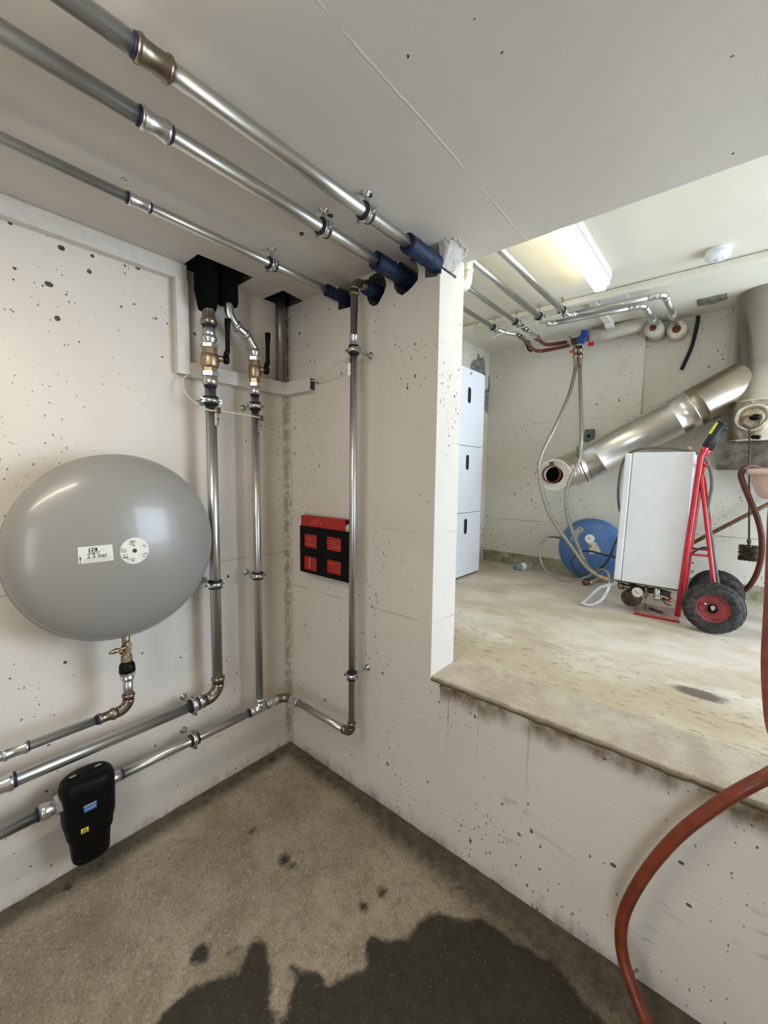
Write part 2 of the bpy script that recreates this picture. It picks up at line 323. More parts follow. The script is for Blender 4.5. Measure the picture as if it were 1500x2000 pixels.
# ------------------------------------------------------------------ mesh building
class MB:
    def __init__(s): s.v = []; s.f = []; s.sm = []
    def add(s, vs, fs, smooth=False):
        o = len(s.v); s.v += [V(p) for p in vs]; s.f += [tuple(i+o for i in f) for f in fs]; s.sm += [smooth]*len(fs)
        return s
    def box(s, a, b, mat=None):
        x0, y0, z0 = a; x1, y1, z1 = b
        vs = [V(p) for p in ((x0,y0,z0),(x1,y0,z0),(x1,y1,z0),(x0,y1,z0),(x0,y0,z1),(x1,y0,z1),(x1,y1,z1),(x0,y1,z1))]
        if mat is not None: vs = [mat @ p for p in vs]
        return s.add(vs, [(3,2,1,0),(4,5,6,7),(0,1,5,4),(1,2,6,5),(2,3,7,6),(3,0,4,7)])
    def bbox(s, a, b, r=0.005, mat=None, axis=2, k=4):
        """box whose four edges along an axis are rounded"""
        a = list(a); b = list(b); i, j = [q for q in range(3) if q != axis]
        pts = []
        for (ci, cj, a0) in ((b[i]-r, b[j]-r, 0), (a[i]+r, b[j]-r, 90), (a[i]+r, a[j]+r, 180), (b[i]-r, a[j]+r, 270)):
            for q in range(k+1):
                t = math.radians(a0+90*q/k); pts.append((ci+r*math.cos(t), cj+r*math.sin(t)))
        return s.prism(pts, i, j, axis, a[axis], b[axis], mat)
    def prism(s, pts, i, j, axis, lo, hi, mat=None):
        ar = sum(pts[k][0]*pts[(k+1) % len(pts)][1]-pts[(k+1) % len(pts)][0]*pts[k][1] for k in range(len(pts)))
        if (ar < 0) != (axis == 1): pts = list(pts)[::-1]
        n = len(pts); vs = []
        for h in (lo, hi):
            for p in pts:
                q = [0, 0, 0]; q[i] = p[0]; q[j] = p[1]; q[axis] = h; q = V(q)
                vs.append(mat @ q if mat is not None else q)
        fs = [tuple(range(n-1, -1, -1)), tuple(range(n, 2*n))] + [(k, (k+1) % n, n+(k+1) % n, n+k) for k in range(n)]
        return s.add(vs, fs)
    def lathe(s, p0, dirn, prof, seg=24, smooth=True, cap=True, ref=None, sq=1.0):
        """surface of revolution; prof = [(distance along axis, radius)]"""
        d = V(dirn).normalized(); u = V(ref).normalized() if ref is not None else d.orthogonal().normalized()
        w = d.cross(u); p0 = V(p0); vs = []; fs = []
        for (t, r) in prof:
            for k in range(seg):
                a = 2*PI*k/seg; vs.append(p0+d*t+(u*math.cos(a)+w*math.sin(a)*sq)*max(r, 1e-5))
        for i in range(len(prof)-1):
            for k in range(seg):
                a, b = i*seg+k, i*seg+(k+1) % seg
                fs.append((a, b, b+seg, a+seg))
        s.add(vs, fs, smooth)
        if cap:
            o = len(s.v)-len(vs)
            s.f.append(tuple(o+k for k in range(seg-1, -1, -1))); s.f.append(tuple(o+(len(prof)-1)*seg+k for k in range(seg))); s.sm += [False, False]
        return s
    def cyl(s, a, b, r, seg=24, smooth=True):
        a = V(a); b = V(b); L = (b-a).length
        return s.lathe(a, b-a, [(0, r), (L, r)], seg, smooth)
    def hexa(s, a, b, r): return s.cyl(a, b, r, 6, False)
    def tube(s, pts, r, seg=12, smooth_path=0, cap=True, sq=1.0):
        P = [V(p) for p in pts]
        if smooth_path:
            Q = []; n = len(P)
            for i in range(n-1):
                a = P[max(0, i-1)]; b = P[i]; c = P[i+1]; d = P[min(n-1, i+2)]
                for k in range(smooth_path):
                    t = k/smooth_path
                    Q.append(0.5*((2*b)+(c-a)*t+(2*a-5*b+4*c-d)*t*t+(3*b-a-3*c+d)*t**3))
            Q.append(P[-1]); P = Q
        n = len(P); R = r if isinstance(r, (list, tuple)) else None
        t0 = (P[1]-P[0]).normalized(); u = t0.orthogonal().normalized(); vs = []; fs = []
        for i in range(n):
            t = ((P[min(i+1, n-1)]-P[max(i-1, 0)])).normalized()
            u = (u-t*u.dot(t)).normalized(); w = t.cross(u)
            rr = R[min(len(R)-1, int(i*len(R)/n))] if R else r
            for k in range(seg):
                a = 2*PI*k/seg; vs.append(P[i]+(u*math.cos(a)+w*math.sin(a)*sq)*rr)
        for i in range(n-1):
            for k in range(seg):
                a, b = i*seg+k, i*seg+(k+1) % seg; fs.append((a, b, b+seg, a+seg))
        s.add(vs, fs, True)
        if cap:
            o = len(s.v)-len(vs)
            s.f.append(tuple(o+k for k in range(seg-1, -1, -1))); s.f.append(tuple(o+(n-1)*seg+k for k in range(seg))); s.sm += [False, False]
        return s
    def ball(s, c, r, seg=16, rings=8, sc=(1, 1, 1)):
        c = V(c); vs = []; fs = []
        for i in range(rings+1):
            ph = PI*i/rings
            for k in range(seg):
                a = 2*PI*k/seg; vs.append(c+V((r*sc[0]*math.sin(ph)*math.cos(a), r*sc[1]*math.sin(ph)*math.sin(a), r*sc[2]*math.cos(ph))))
        for i in range(rings):
            for k in range(seg):
                a, b = i*seg+k, i*seg+(k+1) % seg; fs.append((a+seg, b+seg, b, a))
        return s.add(vs, fs, True)
    def build(s, name, mat, parent=None, kind=None, label=None):
        me = bpy.data.meshes.new(name); off = org(parent)
        me.from_pydata([p-off for p in s.v], [], s.f); me.polygons.foreach_set('use_smooth', s.sm)
        if mat is not None: me.materials.append(M[mat] if isinstance(mat, str) else mat)
        me.validate(); me.update()
        o = bpy.data.objects.new(name, me); COL.objects.link(o); o['_o'] = tuple(off)
        if parent is not None: o.parent = parent
        if kind: o['kind'] = kind
        if label: o['label'] = label
        return o
def org(p):
    if p is None: return V((0, 0, 0))
    if '_o' in p: return V(p['_o'])
    return V(p.location)
def thing(name, label, cat, loc=(0, 0, 0), group=None):
    o = bpy.data.objects.new(name, None); COL.objects.link(o); o.location = loc; o.empty_display_size = 0.05
    o['_o'] = tuple(loc); o['label'] = label; o['category'] = cat
    if group: o['group'] = group
    return o
def one(mb, name, mat, label, cat, group=None, loc=None):
    """a thing that is a single mesh, its origin on itself"""
    c = V(loc) if loc is not None else (mb.v[0].copy())
    me = bpy.data.meshes.new(name); me.from_pydata([p-c for p in mb.v], [], mb.f); me.polygons.foreach_set('use_smooth', mb.sm)
    me.materials.append(M[mat]); me.validate()
    o = bpy.data.objects.new(name, me); COL.objects.link(o); o.location = c; o['_o'] = tuple(c)
    o['label'] = label; o['category'] = cat
    if group: o['group'] = group
    return o
def struct(name, mb, mat): return mb.build(name, mat, None, kind='structure')

def carve(ob, cutters):
    """cut real holes with solid cutter meshes (joined), inner faces take the cutter's material"""
    tmp = []
    for mb, mat in cutters:
        c = mb.build('cutter', mat); tmp.append(c)
        md = ob.modifiers.new('b', 'BOOLEAN'); md.operation = 'DIFFERENCE'; md.solver = 'EXACT'; md.object = c
        try: md.material_mode = 'TRANSFER'
        except Exception: pass
    dg = bpy.context.evaluated_depsgraph_get(); dg.update()
    me = bpy.data.meshes.new_from_object(ob.evaluated_get(dg)); old = ob.data
    ob.modifiers.clear(); ob.data = me; me.name = ob.name
    for c in tmp: bpy.data.objects.remove(c)
    return ob
def pit(mb, c, r, n, sc=(1, 1, 1)):
    """irregular shallow hollow"""
    c = V(c); vs = []; fs = []; seg, rings = 9, 5; ph0 = random.random()*9
    for i in range(rings+1):
        ph = PI*i/rings
        for k in range(seg):
            a = 2*PI*k/seg; q = 1+0.35*math.sin(2.3*a+ph0)*math.sin(ph)+random.uniform(-.12, .12)
            vs.append(c+V((r*sc[0]*q*math.sin(ph)*math.cos(a), r*sc[1]*q*math.sin(ph)*math.sin(a), r*sc[2]*q*math.cos(ph))))
    # single pole vertices keep the solid closed
    top = c+V((0, 0, r*sc[2])); bot = c-V((0, 0, r*sc[2])); ring = vs[seg:-seg]; o = [top]+ring+[bot]; R_ = rings-1
    for k in range(seg):
        fs.append((0, 1+k, 1+(k+1) % seg)); last = 1+(R_-1)*seg
        fs.append((len(o)-1, last+(k+1) % seg, last+k))
        for i in range(R_-1):
            a, b = 1+i*seg+k, 1+i*seg+(k+1) % seg; fs.append((a, a+seg, b+seg, b))
    mb.add(o, fs)

def text_data(body, size, depth=0.0):
    cu = bpy.data.curves.new('t', 'FONT'); cu.body = body; cu.size = size; cu.extrude = depth; cu.resolution_u = 2
    cu.align_x = 'CENTER'; cu.align_y = 'CENTER'
    o = bpy.data.objects.new('t', cu); COL.objects.link(o)
    dg = bpy.context.evaluated_depsgraph_get(); dg.update()
    me = bpy.data.meshes.new_from_object(o.evaluated_get(dg))
    vs = [v.co.copy() for v in me.vertices]; fs = [tuple(p.vertices) for p in me.polygons]
    bpy.data.objects.remove(o); bpy.data.curves.remove(cu); bpy.data.meshes.remove(me)
    return vs, fs

# ------------------------------------------------------------------ the shell
H, H2, ZS, YB, TW, XO, XR, YF = 2.30, 2.59, 0.686, 2.25, 0.17, 0.906, 3.5, -3.2
# left wall with real blow holes
wl = struct('wall_left', MB().box((-0.2, YF, -0.1), (0, 0, H)), 'wall_left')
pits = MB()
for (u, v, r) in ((20, 436, .006), (119, 484, .0095), (181, 500, .007), (174, 530, .010), (244, 519, .005), (269, 524, .007), (244, 534, .004), (95, 555, .010), (83, 558, .004),
                  (28, 524, .006), (113, 622, .011), (237, 599, .005), (262, 594, .004), (305, 622, .005), (327, 632, .004), (317, 697, .004), (26, 546, .004), (155, 668, .004),
                  (540, 565+50, .009), (539, 632, .005), (380, 652, .008), (446, 1126, .008), (127, 1294, .007), (278, 1276, .004), (353, 1284, .005), (303, 1457, .005), (91, 1545, .005),
                  (232, 645, .003), (400, 1690-300, .003), (95, 1455, .004), (20, 1325, .004), (144, 1319, .003), (60, 1692, .004), (100, 1690, .004)):
    p = ax_(u, v, 0); pit(pits, p, r, None, (0.55, 1.0, 0.85))
carve(wl, [(pits, 'darkcon')])

# partition wall with the opening to the raised room
wm = struct('wall_middle', MB().prism([(-0.2, -0.1), (XR, -0.1), (XR, 0.668), (XO, 0.668), (XO, H), (-0.2, H)], 0, 2, 1, 0, TW), 'wall_mid')
holes = MB()
def roundhole(c, r, sx=1, sz=1, n=14, seed=0):
    pts = []
    for k in range(n):
        a = -2*PI*k/n; q = r*(1+0.07*math.sin(3*a+seed)+0.04*math.sin(5*a+2*seed)); pts.append((c[0]+q*sx*math.cos(a), c[1]+q*sz*math.sin(a)))
    holes.prism(pts, 0, 2, 1, -0.05, TW+0.05)
holes.prism([(0.375, 2.20), (0.455, 2.195), (0.452, 2.32), (0.375, 2.32)], 0, 2, 1, -0.05, TW+.05)
h2 = MB(); holes2 = holes; holes = h2
roundhole((0.595, 2.232), 0.058, 0.9, 1.12, seed=1)
roundhole((0.748, 2.238), 0.063, 0.95, 1.05, seed=2)
h3 = MB(); h3.prism([(0.84, 2.205), (0.89, 2.195), (0.9035, 2.205), (0.9035, 2.34), (0.84, 2.34)], 0, 2, 1, -0.05, TW+.05)
h4 = MB(); h4.prism([(0.89, 2.20), (0.96, 2.207), (0.96, 2.34), (0.89, 2.34)], 0, 2, 1, -0.05, .008)
wp = MB()
for (u, v, r) in ((635, 1367, .009), (1032, 1570, .005), (1222-230, 1570, .003), (1198, 1690, .008), (700, 1460, .003), (640, 1535-60, .003), (760, 1060, .003), (823, 900, .003), (1106, 1430, .004), (1130, 1440, .005),
                  (1180, 1482, .005), (919, 1393, .004), (980, 1570, .005), (1330, 1685, .006), (1345, 1768, .006), (728, 1590, .003), (598, 672, .004), (643, 604, .004), (835, 1527, .005), (777, 1577, .004)):
    if u > 500: pit(wp, ay(u, v, 0), r, None, (1, 0.5, 0.8))
carve(wm, [(holes2, 'darkcon'), (h2, 'darkcon'), (h3, 'rawcon'), (h4, 'rawcon'), (wp, 'darkcon')])

# worn concrete cap of the sill, chipped front edge
n = 150; vs = []; fs = []
for i in range(n+1):
    x = XO-.001+(XR-XO+.001)*i/n
    e = 0.009*noise.noise(V((x*14, 0, 0)))+0.007*noise.noise(V((x*55, 3, 0)))
    zt = 0.002*noise.noise(V((x*25, 7, 0)))
    vs += [(x, 0.004+e, 0.664), (x, -0.001+e, 0.676+zt), (x, 0.006+e*1.6, 0.6855), (x, 0.05, 0.687), (x, 0.236+0.006*noise.noise(V((x*9, 1, 4))), 0.687), (x, 0.236, 0.664)]
for i in range(n):
    for k in range(6):
        a, b = i*6+k, i*6+(k+1) % 6; fs.append((a, b, b+6, a+6))
fs += [tuple(range(6)), tuple(n*6+k for k in range(5, -1, -1))]
struct('trim_1', MB().add(vs, fs), 'sill')

# near ceiling slab with pipe openings and small chips
ce = struct('ceiling', MB().box((-0.2, YF, H), (XR, TW, H2+0.02)), 'ceil')
c1 = MB().box((-0.05, -0.522, H-.05), (0.155, -0.285, H+.22)); c2 = MB().prism([(-.05, -.137), (.150, -.130), (.128, .018), (-.05, .03)], 0, 1, 2, H-.05, H+.24)
cp = MB()
for (u, v, r, s) in ((589, 457, .012, 1), (645, 421, .013, 1), (722, 381, .013, 1), (707, 379, .004, 1), (242, 347, .003, 1), (246, 352, .003, 1), (237, 348, .003, 1), (570, 507, .003, 1), (1430, 240-130, .003, 1), (1432, 300, .004, 1), (797, 110, .004, 1), (980, 103, .003, 1)):
    pit(cp, az(u, v, H), r, None, (1, .8, .55))
carve(ce, [(c1, 'darkcon'), (c2, 'darkcon'), (cp, 'darkcon')])
# broken plaster lump where the beam meets the pier
rough = MB(); vs = []; fs = []; G = 44
sm01 = lambda t: (lambda q: q*q*(3-2*q))(max(0, min(1, t)))
for i in range(G+1):
    for j in range(G+1):
        x = .9035+.115*i/G; y = -.075+.225*j/G; edge = min(1, i/3+.0, j/5, (G-j)/5, (G-i)/6)
        d = .070*(1-sm01((x-.9035)/.055))*(1-sm01((y-.075)/.06))*sm01((y+.012)/.02)
        q = max(0, 1-((x-.945)/.055)**2-((y-.045)/.085)**2)
        d2 = q**.9*(.006+.010*noise.noise(V((x*45, y*38, 0)))+.008*noise.noise(V((x*130, y*90, 5))))
        vs.append((x, y, H+.004-max(-.002, (d+d2+.004*noise.noise(V((x*60, y*60, 2)))*(q > 0))*(1 if d > .004 else edge))-(.004 if d > .002 else 0)))
for i in range(G):
    for j in range(G):
        a = i*(G+1)+j; fs.append((a, a+1, a+G+2, a+G+1))
struct('trim_2', rough.add(vs, fs, True), simple('broken plaster', (0.53, 0.505, 0.46), 0.95, var=0.06, scale=60, bump=0.4))

# near floor: grid with wetness and edge distance
def sdist(p, poly):
    d = 1e9; ins = False; n = len(poly)
    for i in range(n):
        a = poly[i]; b = poly[(i+1) % n]; ex, ey = b[0]-a[0], b[1]-a[1]; wx, wy = p[0]-a[0], p[1]-a[1]
        t = max(0, min(1, (wx*ex+wy*ey)/(ex*ex+ey*ey+1e-12))); d = min(d, math.hypot(wx-ex*t, wy-ey*t))
        if (a[1] > p[1]) != (b[1] > p[1]) and p[0] < (b[0]-a[0])*(p[1]-a[1])/(b[1]-a[1])+a[0]: ins = not ins
    return -d if ins else d
wetpx = [(300, 2000), (320, 1972), (344, 1948), (372, 1928), (400, 1920), (424, 1908), (444, 1898), (464, 1904), (472, 1876), (484, 1844), (500, 1828), (520, 1840), (528, 1880), (532, 1920), (528, 1960), (534, 1984), (546, 1996),
         (560, 1972), (568, 1940), (576, 1916), (568, 1885), (600, 1894), (630, 1900), (639, 1936), (650, 1918), (690, 1900), (714, 1888), (711, 1840), (726, 1822), (756, 1837), (798, 1828), (816, 1798), (846, 1780), (900, 1795), (948, 1792), (984, 1822),
         (1032, 1852), (1080, 1876), (1116, 1918), (1140, 1954), (1176, 1984), (1190, 2010)]
wet = [tuple(az(u, v, 0)[:2]) for u, v in wetpx]+[(1.65, -0.62), (1.75, -1.2), (1.2, -1.2), (0.85, -0.95)]
spots = [(392, 1862, 30, 24), (454, 1860, 12, 16), (711, 1767, 15, 20), (748, 1740, 16, 17), (493, 1622, 9, 9), (555, 1678, 12, 20), (572, 1690, 10, 14), (531, 1484, 8, 7), (132, 1733, 18, 8)]
sp = []
for u, v, a, b in spots:
    c = az(u, v, 0); sp.append((c.x, c.y, (az(u+a, v, 0)-c).length, (az(u, v+b, 0)-c).length))
nx, ny = 150, 140; x0, x1, y0, y1 = -0.02, XR, YF, 0.02
vs = []; fs = []; wv = []; ev = []
xs = [x0+(x1-x0)*(i/nx)**1.25 for i in range(nx+1)]; ys = [y1-(y1-y0)*(j/ny)**1.35 for j in range(ny+1)]
for j in range(ny+1):
    for i in range(nx+1):
        x, y = xs[i], ys[j]
        d = sdist((x, y), wet) if -1.6 < y else 1.0
        for (cx, cy, ra, rb) in sp:
            r = (ra+rb)/2; q = math.hypot(x-cx, y-cy)-r*0.8
            if r < 0.05: q += 0.004
            d = min(d, q)
        e = min(max(x, 0), max(-y, 0)/(1+1.1*max(0, x-.45))); wv.append(d); ev.append(min(e, 1))
        z = 0.014*max(0, 1-e/0.07)**1.5 + 0.0025*noise.noise(V((x*5, y*5, 0))) + 0.004*max(0, 1-e/.09)*noise.noise(V((x*22, y*22, 3)))
        vs.append((x, y, z-.003))
for j in range(ny):
    for i in range(nx):
        a = j*(nx+1)+i; fs.append((a+nx+1, a+nx+2, a+1, a))
fl = struct('floor', MB().add(vs, fs, True), 'floor')
for nm, arr in (('wet', wv), ('edge', ev)):
    at_ = fl.data.attributes.new(nm, 'FLOAT', 'POINT'); at_.data.foreach_set('value', arr)
# raised room
struct('floor_far', MB().box((-0.2, TW+0.001, ZS-.12), (XR, YB+.1, ZS-.0005)), 'floor_far')
struct('ceiling_far', MB().box((-0.2, TW, H2), (XR, YB+.3, H2+.1)), 'ceil_far')
struct('wall_far_left', MB().box((-0.2, TW, ZS-.1), (-0.012, YB+.3, H2)), 'wall_far')
wb = struct('wall_back', MB().box((-0.2, YB, ZS-.1), (XR, YB+.3, H2)), 'wall_far')
pa = ay(1262, 640, YB); pb = ay(1258, 815, YB)
rc = MB().prism([(pa.x, H2+.1), (pa.x, 1.93), (1.5, 1.98), (1.64, 2.01), (2.6, 2.01), (2.6, H2+.1)], 0, 2, 1, YB-.05, YB+0.06)
bp = MB()
for (u, v, r) in ((1200, 905, .004), (1045, 925, .006), (985, 885, .004), (1003, 965, .005), (1165, 790, .006), (1030, 830, .004), (1085, 770, .004)):
    pit(bp, ay(u, v, YB), r, None, (1, .5, 1))
carve(wb, [(rc, 'wall_far'), (bp, 'darkcon')])
struct('baseboard_back', MB().box((0, YB-0.006, ZS), (XR, YB+.001, ZS+.10)), simple('olive skirting paint', (0.34, 0.32, 0.20), 0.8, var=0.2, scale=14, bump=0.5))
wf = struct('wall_front', MB().box((-0.2, YF-.2, -0.1), (XR+.2, YF, H)), 'rawcon')
carve(wf, [(MB().box((1.95, YF-.3, 0.02), (3.15, YF+.1, 2.15)), 'wall_left')])  # doorway added to let the fill lamp shine in
# right-hand wall with the doorway the daylight comes through
wr = struct('wall_right', MB().box((XR, YF, -0.1), (XR+0.2, YB+.3, H2+.1)), 'wall_far')
carve(wr, [(MB().box((XR-.1, 0.40, ZS), (XR+.3, 2.15, 2.42)), 'wall_far')])
struct('floor_outside', MB().box((XR+.2, -3, ZS-.2), (7, 4, ZS-.02)), 'rawcon')
struct('floor_yard', MB().box((-1, -7, -.12), (5, YF-.2, -.02)), 'rawcon')
# chipped plaster patch on far left wall and mortar patch on far ceiling
pp = [(931, 718), (934, 700), (940, 692), (944, 700), (949, 694), (952, 715), (955, 740), (951, 770), (946, 772), (943, 745), (938, 728)]
def flatpatch(name, pts3, nrm, mat, th=0.004):
    nrm = V(nrm); a = [p+nrm*th for p in pts3]; k = len(a)
    return struct(name, MB().add(a+pts3, [tuple(range(k)), tuple(range(2*k-1, k-1, -1))]+[(i, k+i, k+(i+1) % k, (i+1) % k) for i in range(k)]), mat)
pl = [ax_(u, v, -0.012) for u, v in ((918, 712), (925, 702), (931, 704), (933, 690), (938, 700), (944, 697), (947, 715), (947, 745), (944, 765))]
pl = [p for p in pl if p.y < YB] + [V((-.012, YB-.002, 2.28)), V((-.012, YB-.002, 2.05)), V((-.012, 2.0, 2.15))]
flatpatch('trim_3', pl, (1, 0, 0), 'patch')
flatpatch('trim_4', [ay(u, v, YB) for u, v in ((950, 725), (956, 735), (957, 760), (954, 772), (949, 772))], (0, -1, 0), 'patch')
flatpatch('trim_5', [az(u, v, H2) for u, v in ((1363, 597), (1362, 585), (1420, 572), (1421, 582), (1395, 592))], (0, 0, -1), 'patch')
print('SHELL OK')

# ------------------------------------------------------------------ pipe vocabulary
def press(mb, a, d, L, r):
    """press sleeve with a bead at both ends, starting at a and running along d"""
    e = r*0.30
    mb.lathe(a, d, [(0, r*1.02), (0, r+e*.5), (L*.05, r+e), (L*.14, r+e), (L*.22, r+e*.42), (L*.40, r+e*.40), (L*.5, r+e*.25), (L*.60, r+e*.40), (L*.78, r+e*.42), (L*.86, r+e), (L*.95, r+e), (L, r+e*.5), (L, r*1.02)])
def bead(mb, a, d, L, r):
    e = r*0.30
    mb.lathe(a, d, [(0, r*1.01), (0, r+e*.45), (L*.2, r+e), (L*.45, r+e), (L*.62, r+e*.4), (L, r+e*.35), (L, r*1.01)])
def ring(parent, a, d, r, L=0.006):
    return MB().lathe(a, d, [(0, r*1.0), (0, r*1.10), (L, r*1.10), (L, r*1.0)]).build('sealing_ring', 'bluering', parent)
def arc(p0, c, p1, n=8):
    """quarter bend: from p0 to p1 around corner c"""
    p0, c, p1 = V(p0), V(c), V(p1); o = p0+p1-c
    return [o+(c-p1)*math.sin(t)*1.0*0+((p0-o)*math.cos(t)+(p1-o)*math.sin(t)) for t in [PI/2*k/n for k in range(n+1)]]
def elbow(parent, corner, d_in, d_out, R, r, mat, sleeve=0.035):
    """press elbow: bend of radius R plus beaded sockets on both legs; d_in points towards the corner"""
    c = V(corner); di = V(d_in).normalized(); do = V(d_out).normalized()
    a, b = c-di*R, c+do*R; mb = MB().tube(arc(a, c, b), r*1.14, 20)
    if sleeve: bead(mb, a-di*sleeve, di, sleeve, r); bead(mb, b+do*sleeve, -do, sleeve, r)
    return mb.build('elbow', mat, parent)

def clamp(label, c, axis, wall, dist, r, group=None, plate=True, side=1, lug=1.0):
    """split pipe clamp on a threaded rod; wall = unit vector to the surface, dist to it"""
    c = V(c); a = V(axis).normalized(); w = V(wall).normalized(); s = a.cross(w)*side
    t = thing('pipe_clamp', label, 'pipe clamp', c+w*dist, group)
    MB().lathe(c-a*.017, a, [(0, r), (0, r+.0065), (.034, r+.0065), (.034, r)]).build('rubber_lining', 'rubber', t)
    MB().lathe(c-a*.009, a, [(0, r+.004), (0, r+.0085), (.018, r+.0085), (.018, r+.004)]).build('clamp_band', 'fit', t)
    for sg in (1, -1):
        q = c+s*sg*(r+.012*lug); B = Matrix((a, s*sg, w)).transposed().to_4x4(); B.translation = q
        mb = MB().box((-.008, -.009, -.006), (.008, .008, -.003), B); mb.box((-.008, -.009, .003), (.008, .008, .006), B)
        mb.build('clamp_lug', 'fit', t)
        MB().cyl(q-w*.016+s*sg*.001, q+w*.012+s*sg*.001, .0028, 8).hexa(q-w*.016+s*sg*.001, q-w*.011+s*sg*.001, .0062).build('clamp_screw', 'screw', t)
    MB().cyl(c+w*(r+.004), c+w*dist, .0042, 10).build('threaded_rod', 'screw', t)
    MB().hexa(c+w*(r+.005), c+w*(r+.016), .0085).build('boss_nut', 'screw', t)
    if plate:
        MB().lathe(c+w*dist, -w, [(0, .015), (.002, .015), (.004, .009), (.010, .008), (.012, .005)], 12).build('wall_plug_washer', 'screw', t)
    return t

def ballvalve(parent, c, d, r, L, hdir, armdir, mat='brass'):
    """ball valve centred at c along d; spindle towards hdir, lever along armdir"""
    c = V(c); d = V(d).normalized(); h = V(hdir).normalized(); am = V(armdir).normalized()
    mb = MB()
    a = c-d*L/2
    mb.lathe(a, d, [(0, r*1.28), (L*.26, r*1.28), (L*.28, r*1.05)], 6, False)
    mb.lathe(a+d*L*.25, d, [(0, r*1.05), (L*.02, r*1.32), (L*.10, r*1.48), (L*.32, r*1.52), (L*.44, r*1.40), (L*.50, r*1.05)], 24)
    mb.lathe(a+d*L*.70, d, [(0, r*1.2), (0, r*1.40), (L*.04, r*1.42), (L*.05, r*1.28), (L*.30, r*1.28), (L*.30, r*1.0)], 8, False)
    b = mb.build('ball_valve', mat, parent)
    c = c+d*L*.10; s1 = c+h*r*2.4
    MB().lathe(c+h*r*1.2, h, [(0, .014), (r*1.3, .013)], 14).lathe(c+h*r*1.2, h, [(r*1.25, .0095), (r*1.7, .0095)], 12).build('valve_spindle', mat, b)
    hb = s1; up = am
    m2 = MB(); m2.lathe(hb-h*.002, h, [(0, .019), (.016, .019), (.020, .015)], 14)
    k1 = hb+h*.006+up*.008; k2 = hb+h*.012+up*.035; k3 = hb+h*.012+up*.165
    m2.tube([k1, hb+h*.006+up*.02, k2, hb+h*.012+up*.05, k3], [.010, .011, .0115, .010, .0095, .0125], 10, 4, sq=.7)
    m2.build('valve_handle', 'blackpl', b)
    MB().hexa(hb+h*.014, hb+h*.021, .0075).build('handle_nut', 'screw', b)
    return b

# ------------------------------------------------------------------ ceiling pipes of the near room
ZP = 2.245; ends = []
def ypos(u, v, z): return az(u, v, z).y
specs = [
    ('steel_pipe', 'thin galvanised pipe under the ceiling, the one nearest the left wall', 0.408, 0.0145, (250, 385, 291, 405), 'fit', 'fit', (638, 565), 0.024),
    ('steel_pipe', 'middle galvanised pipe under the near ceiling, with a shiny press coupling', 0.728, 0.0185, (273, 228, 330, 256), 'fit', 'fit', (733, 508), 0.031),
    ('steel_pipe', 'galvanised pipe under the near ceiling with a brown bronze coupling', 0.884, 0.0185, (262, 72, 333, 125), 'bronze', 'bronze', (795, 470), 0.031)]
for nm, lab, x, r, cp_, mt, _, sl, sr in specs:
    t = thing(nm, lab, 'pipe', (x, -1.6, ZP))
    ya, yb_ = at(cp_[0], cp_[1], 0, x).y, at(cp_[2], cp_[3], 0, x).y
    ysl = at(sl[0], sl[1], 0, x).y
    MB().cyl((x, -2.9, ZP), (x, ya+.02, ZP), r).build('pipe_section', 'galv', t)
    MB().cyl((x, yb_-.02, ZP), (x, 0.13, ZP), r).build('pipe_section', 'galv', t)
    mb = MB(); press(mb, (x, ya, ZP), (0, 1, 0), yb_-ya, r); mb.build('press_coupling', mt, t, label='brown bronze press coupling' if mt == 'bronze' else None)
    ring(t, (x, ya-.004, ZP), (0, 1, 0), r, .005)
    if mt == 'fit': ring(t, (x, yb_-.001, ZP), (0, 1, 0), r, .005)
    # torn blue wrap where it enters the wall
    seg = 22; prof = []; vs = []; fs = []; L0 = ysl; L1 = 0.14 if x < .8 else .006; nn = 16
    for i in range(nn+1):
        f_ = i/nn; y = L0+(L1-L0)*f_
        for k in range(seg):
            a = 2*PI*k/seg; rr = sr*(1+0.05*noise.noise(V((math.cos(a)*2, math.sin(a)*2, y*40)))); yy = y+(0.008*noise.noise(V((math.cos(a)*3, math.sin(a)*3, 1))) if i == 0 else 0)
            vs.append((x+rr*math.cos(a), yy, ZP-0.002+rr*math.sin(a)))
    for i in range(nn):
        for k in range(seg):
            a, b = i*seg+k, i*seg+(k+1) % seg; fs.append((a, a+seg, b+seg, b))
    o = len(vs)
    for k in range(seg):
        a = 2*PI*k/seg; vs.append((x+r*1.02*math.cos(a), L0+.003, ZP+r*1.02*math.sin(a)))
    for k in range(seg): fs.append((k, (k+1) % seg, o+(k+1) % seg, o+k))
    MB().add(vs, fs, True).build('insulation_sleeve', 'bluefoam', t, label='torn blue foam sleeve entering the wall')
    if x > .8:
        mb = MB()
        for k in range(14):
            y = .006+k*.0075; mb.box((.9045, y, 2.221+random.uniform(0, .002)), (.9085, y+random.uniform(.004, .008), 2.229+random.uniform(0, .002)))
        mb.build('foam_crumbs', 'bluefoam', t)
for (u, v, x, r, lab) in ((531, 515, .408, .0145, 'steel pipe clamp on a ceiling rod holding the thin pipe nearest the left wall'),
                          (632, 444, .728, .0185, 'steel pipe clamp on a ceiling rod holding the middle ceiling pipe'),
                          (715, 415, .884, .0185, 'steel pipe clamp on a ceiling rod holding the ceiling pipe nearest the opening')):
    y = at(u, v, 0, x).y; clamp(lab, (x, y, ZP), (0, 1, 0), (0, 0, 1), H-ZP, r)

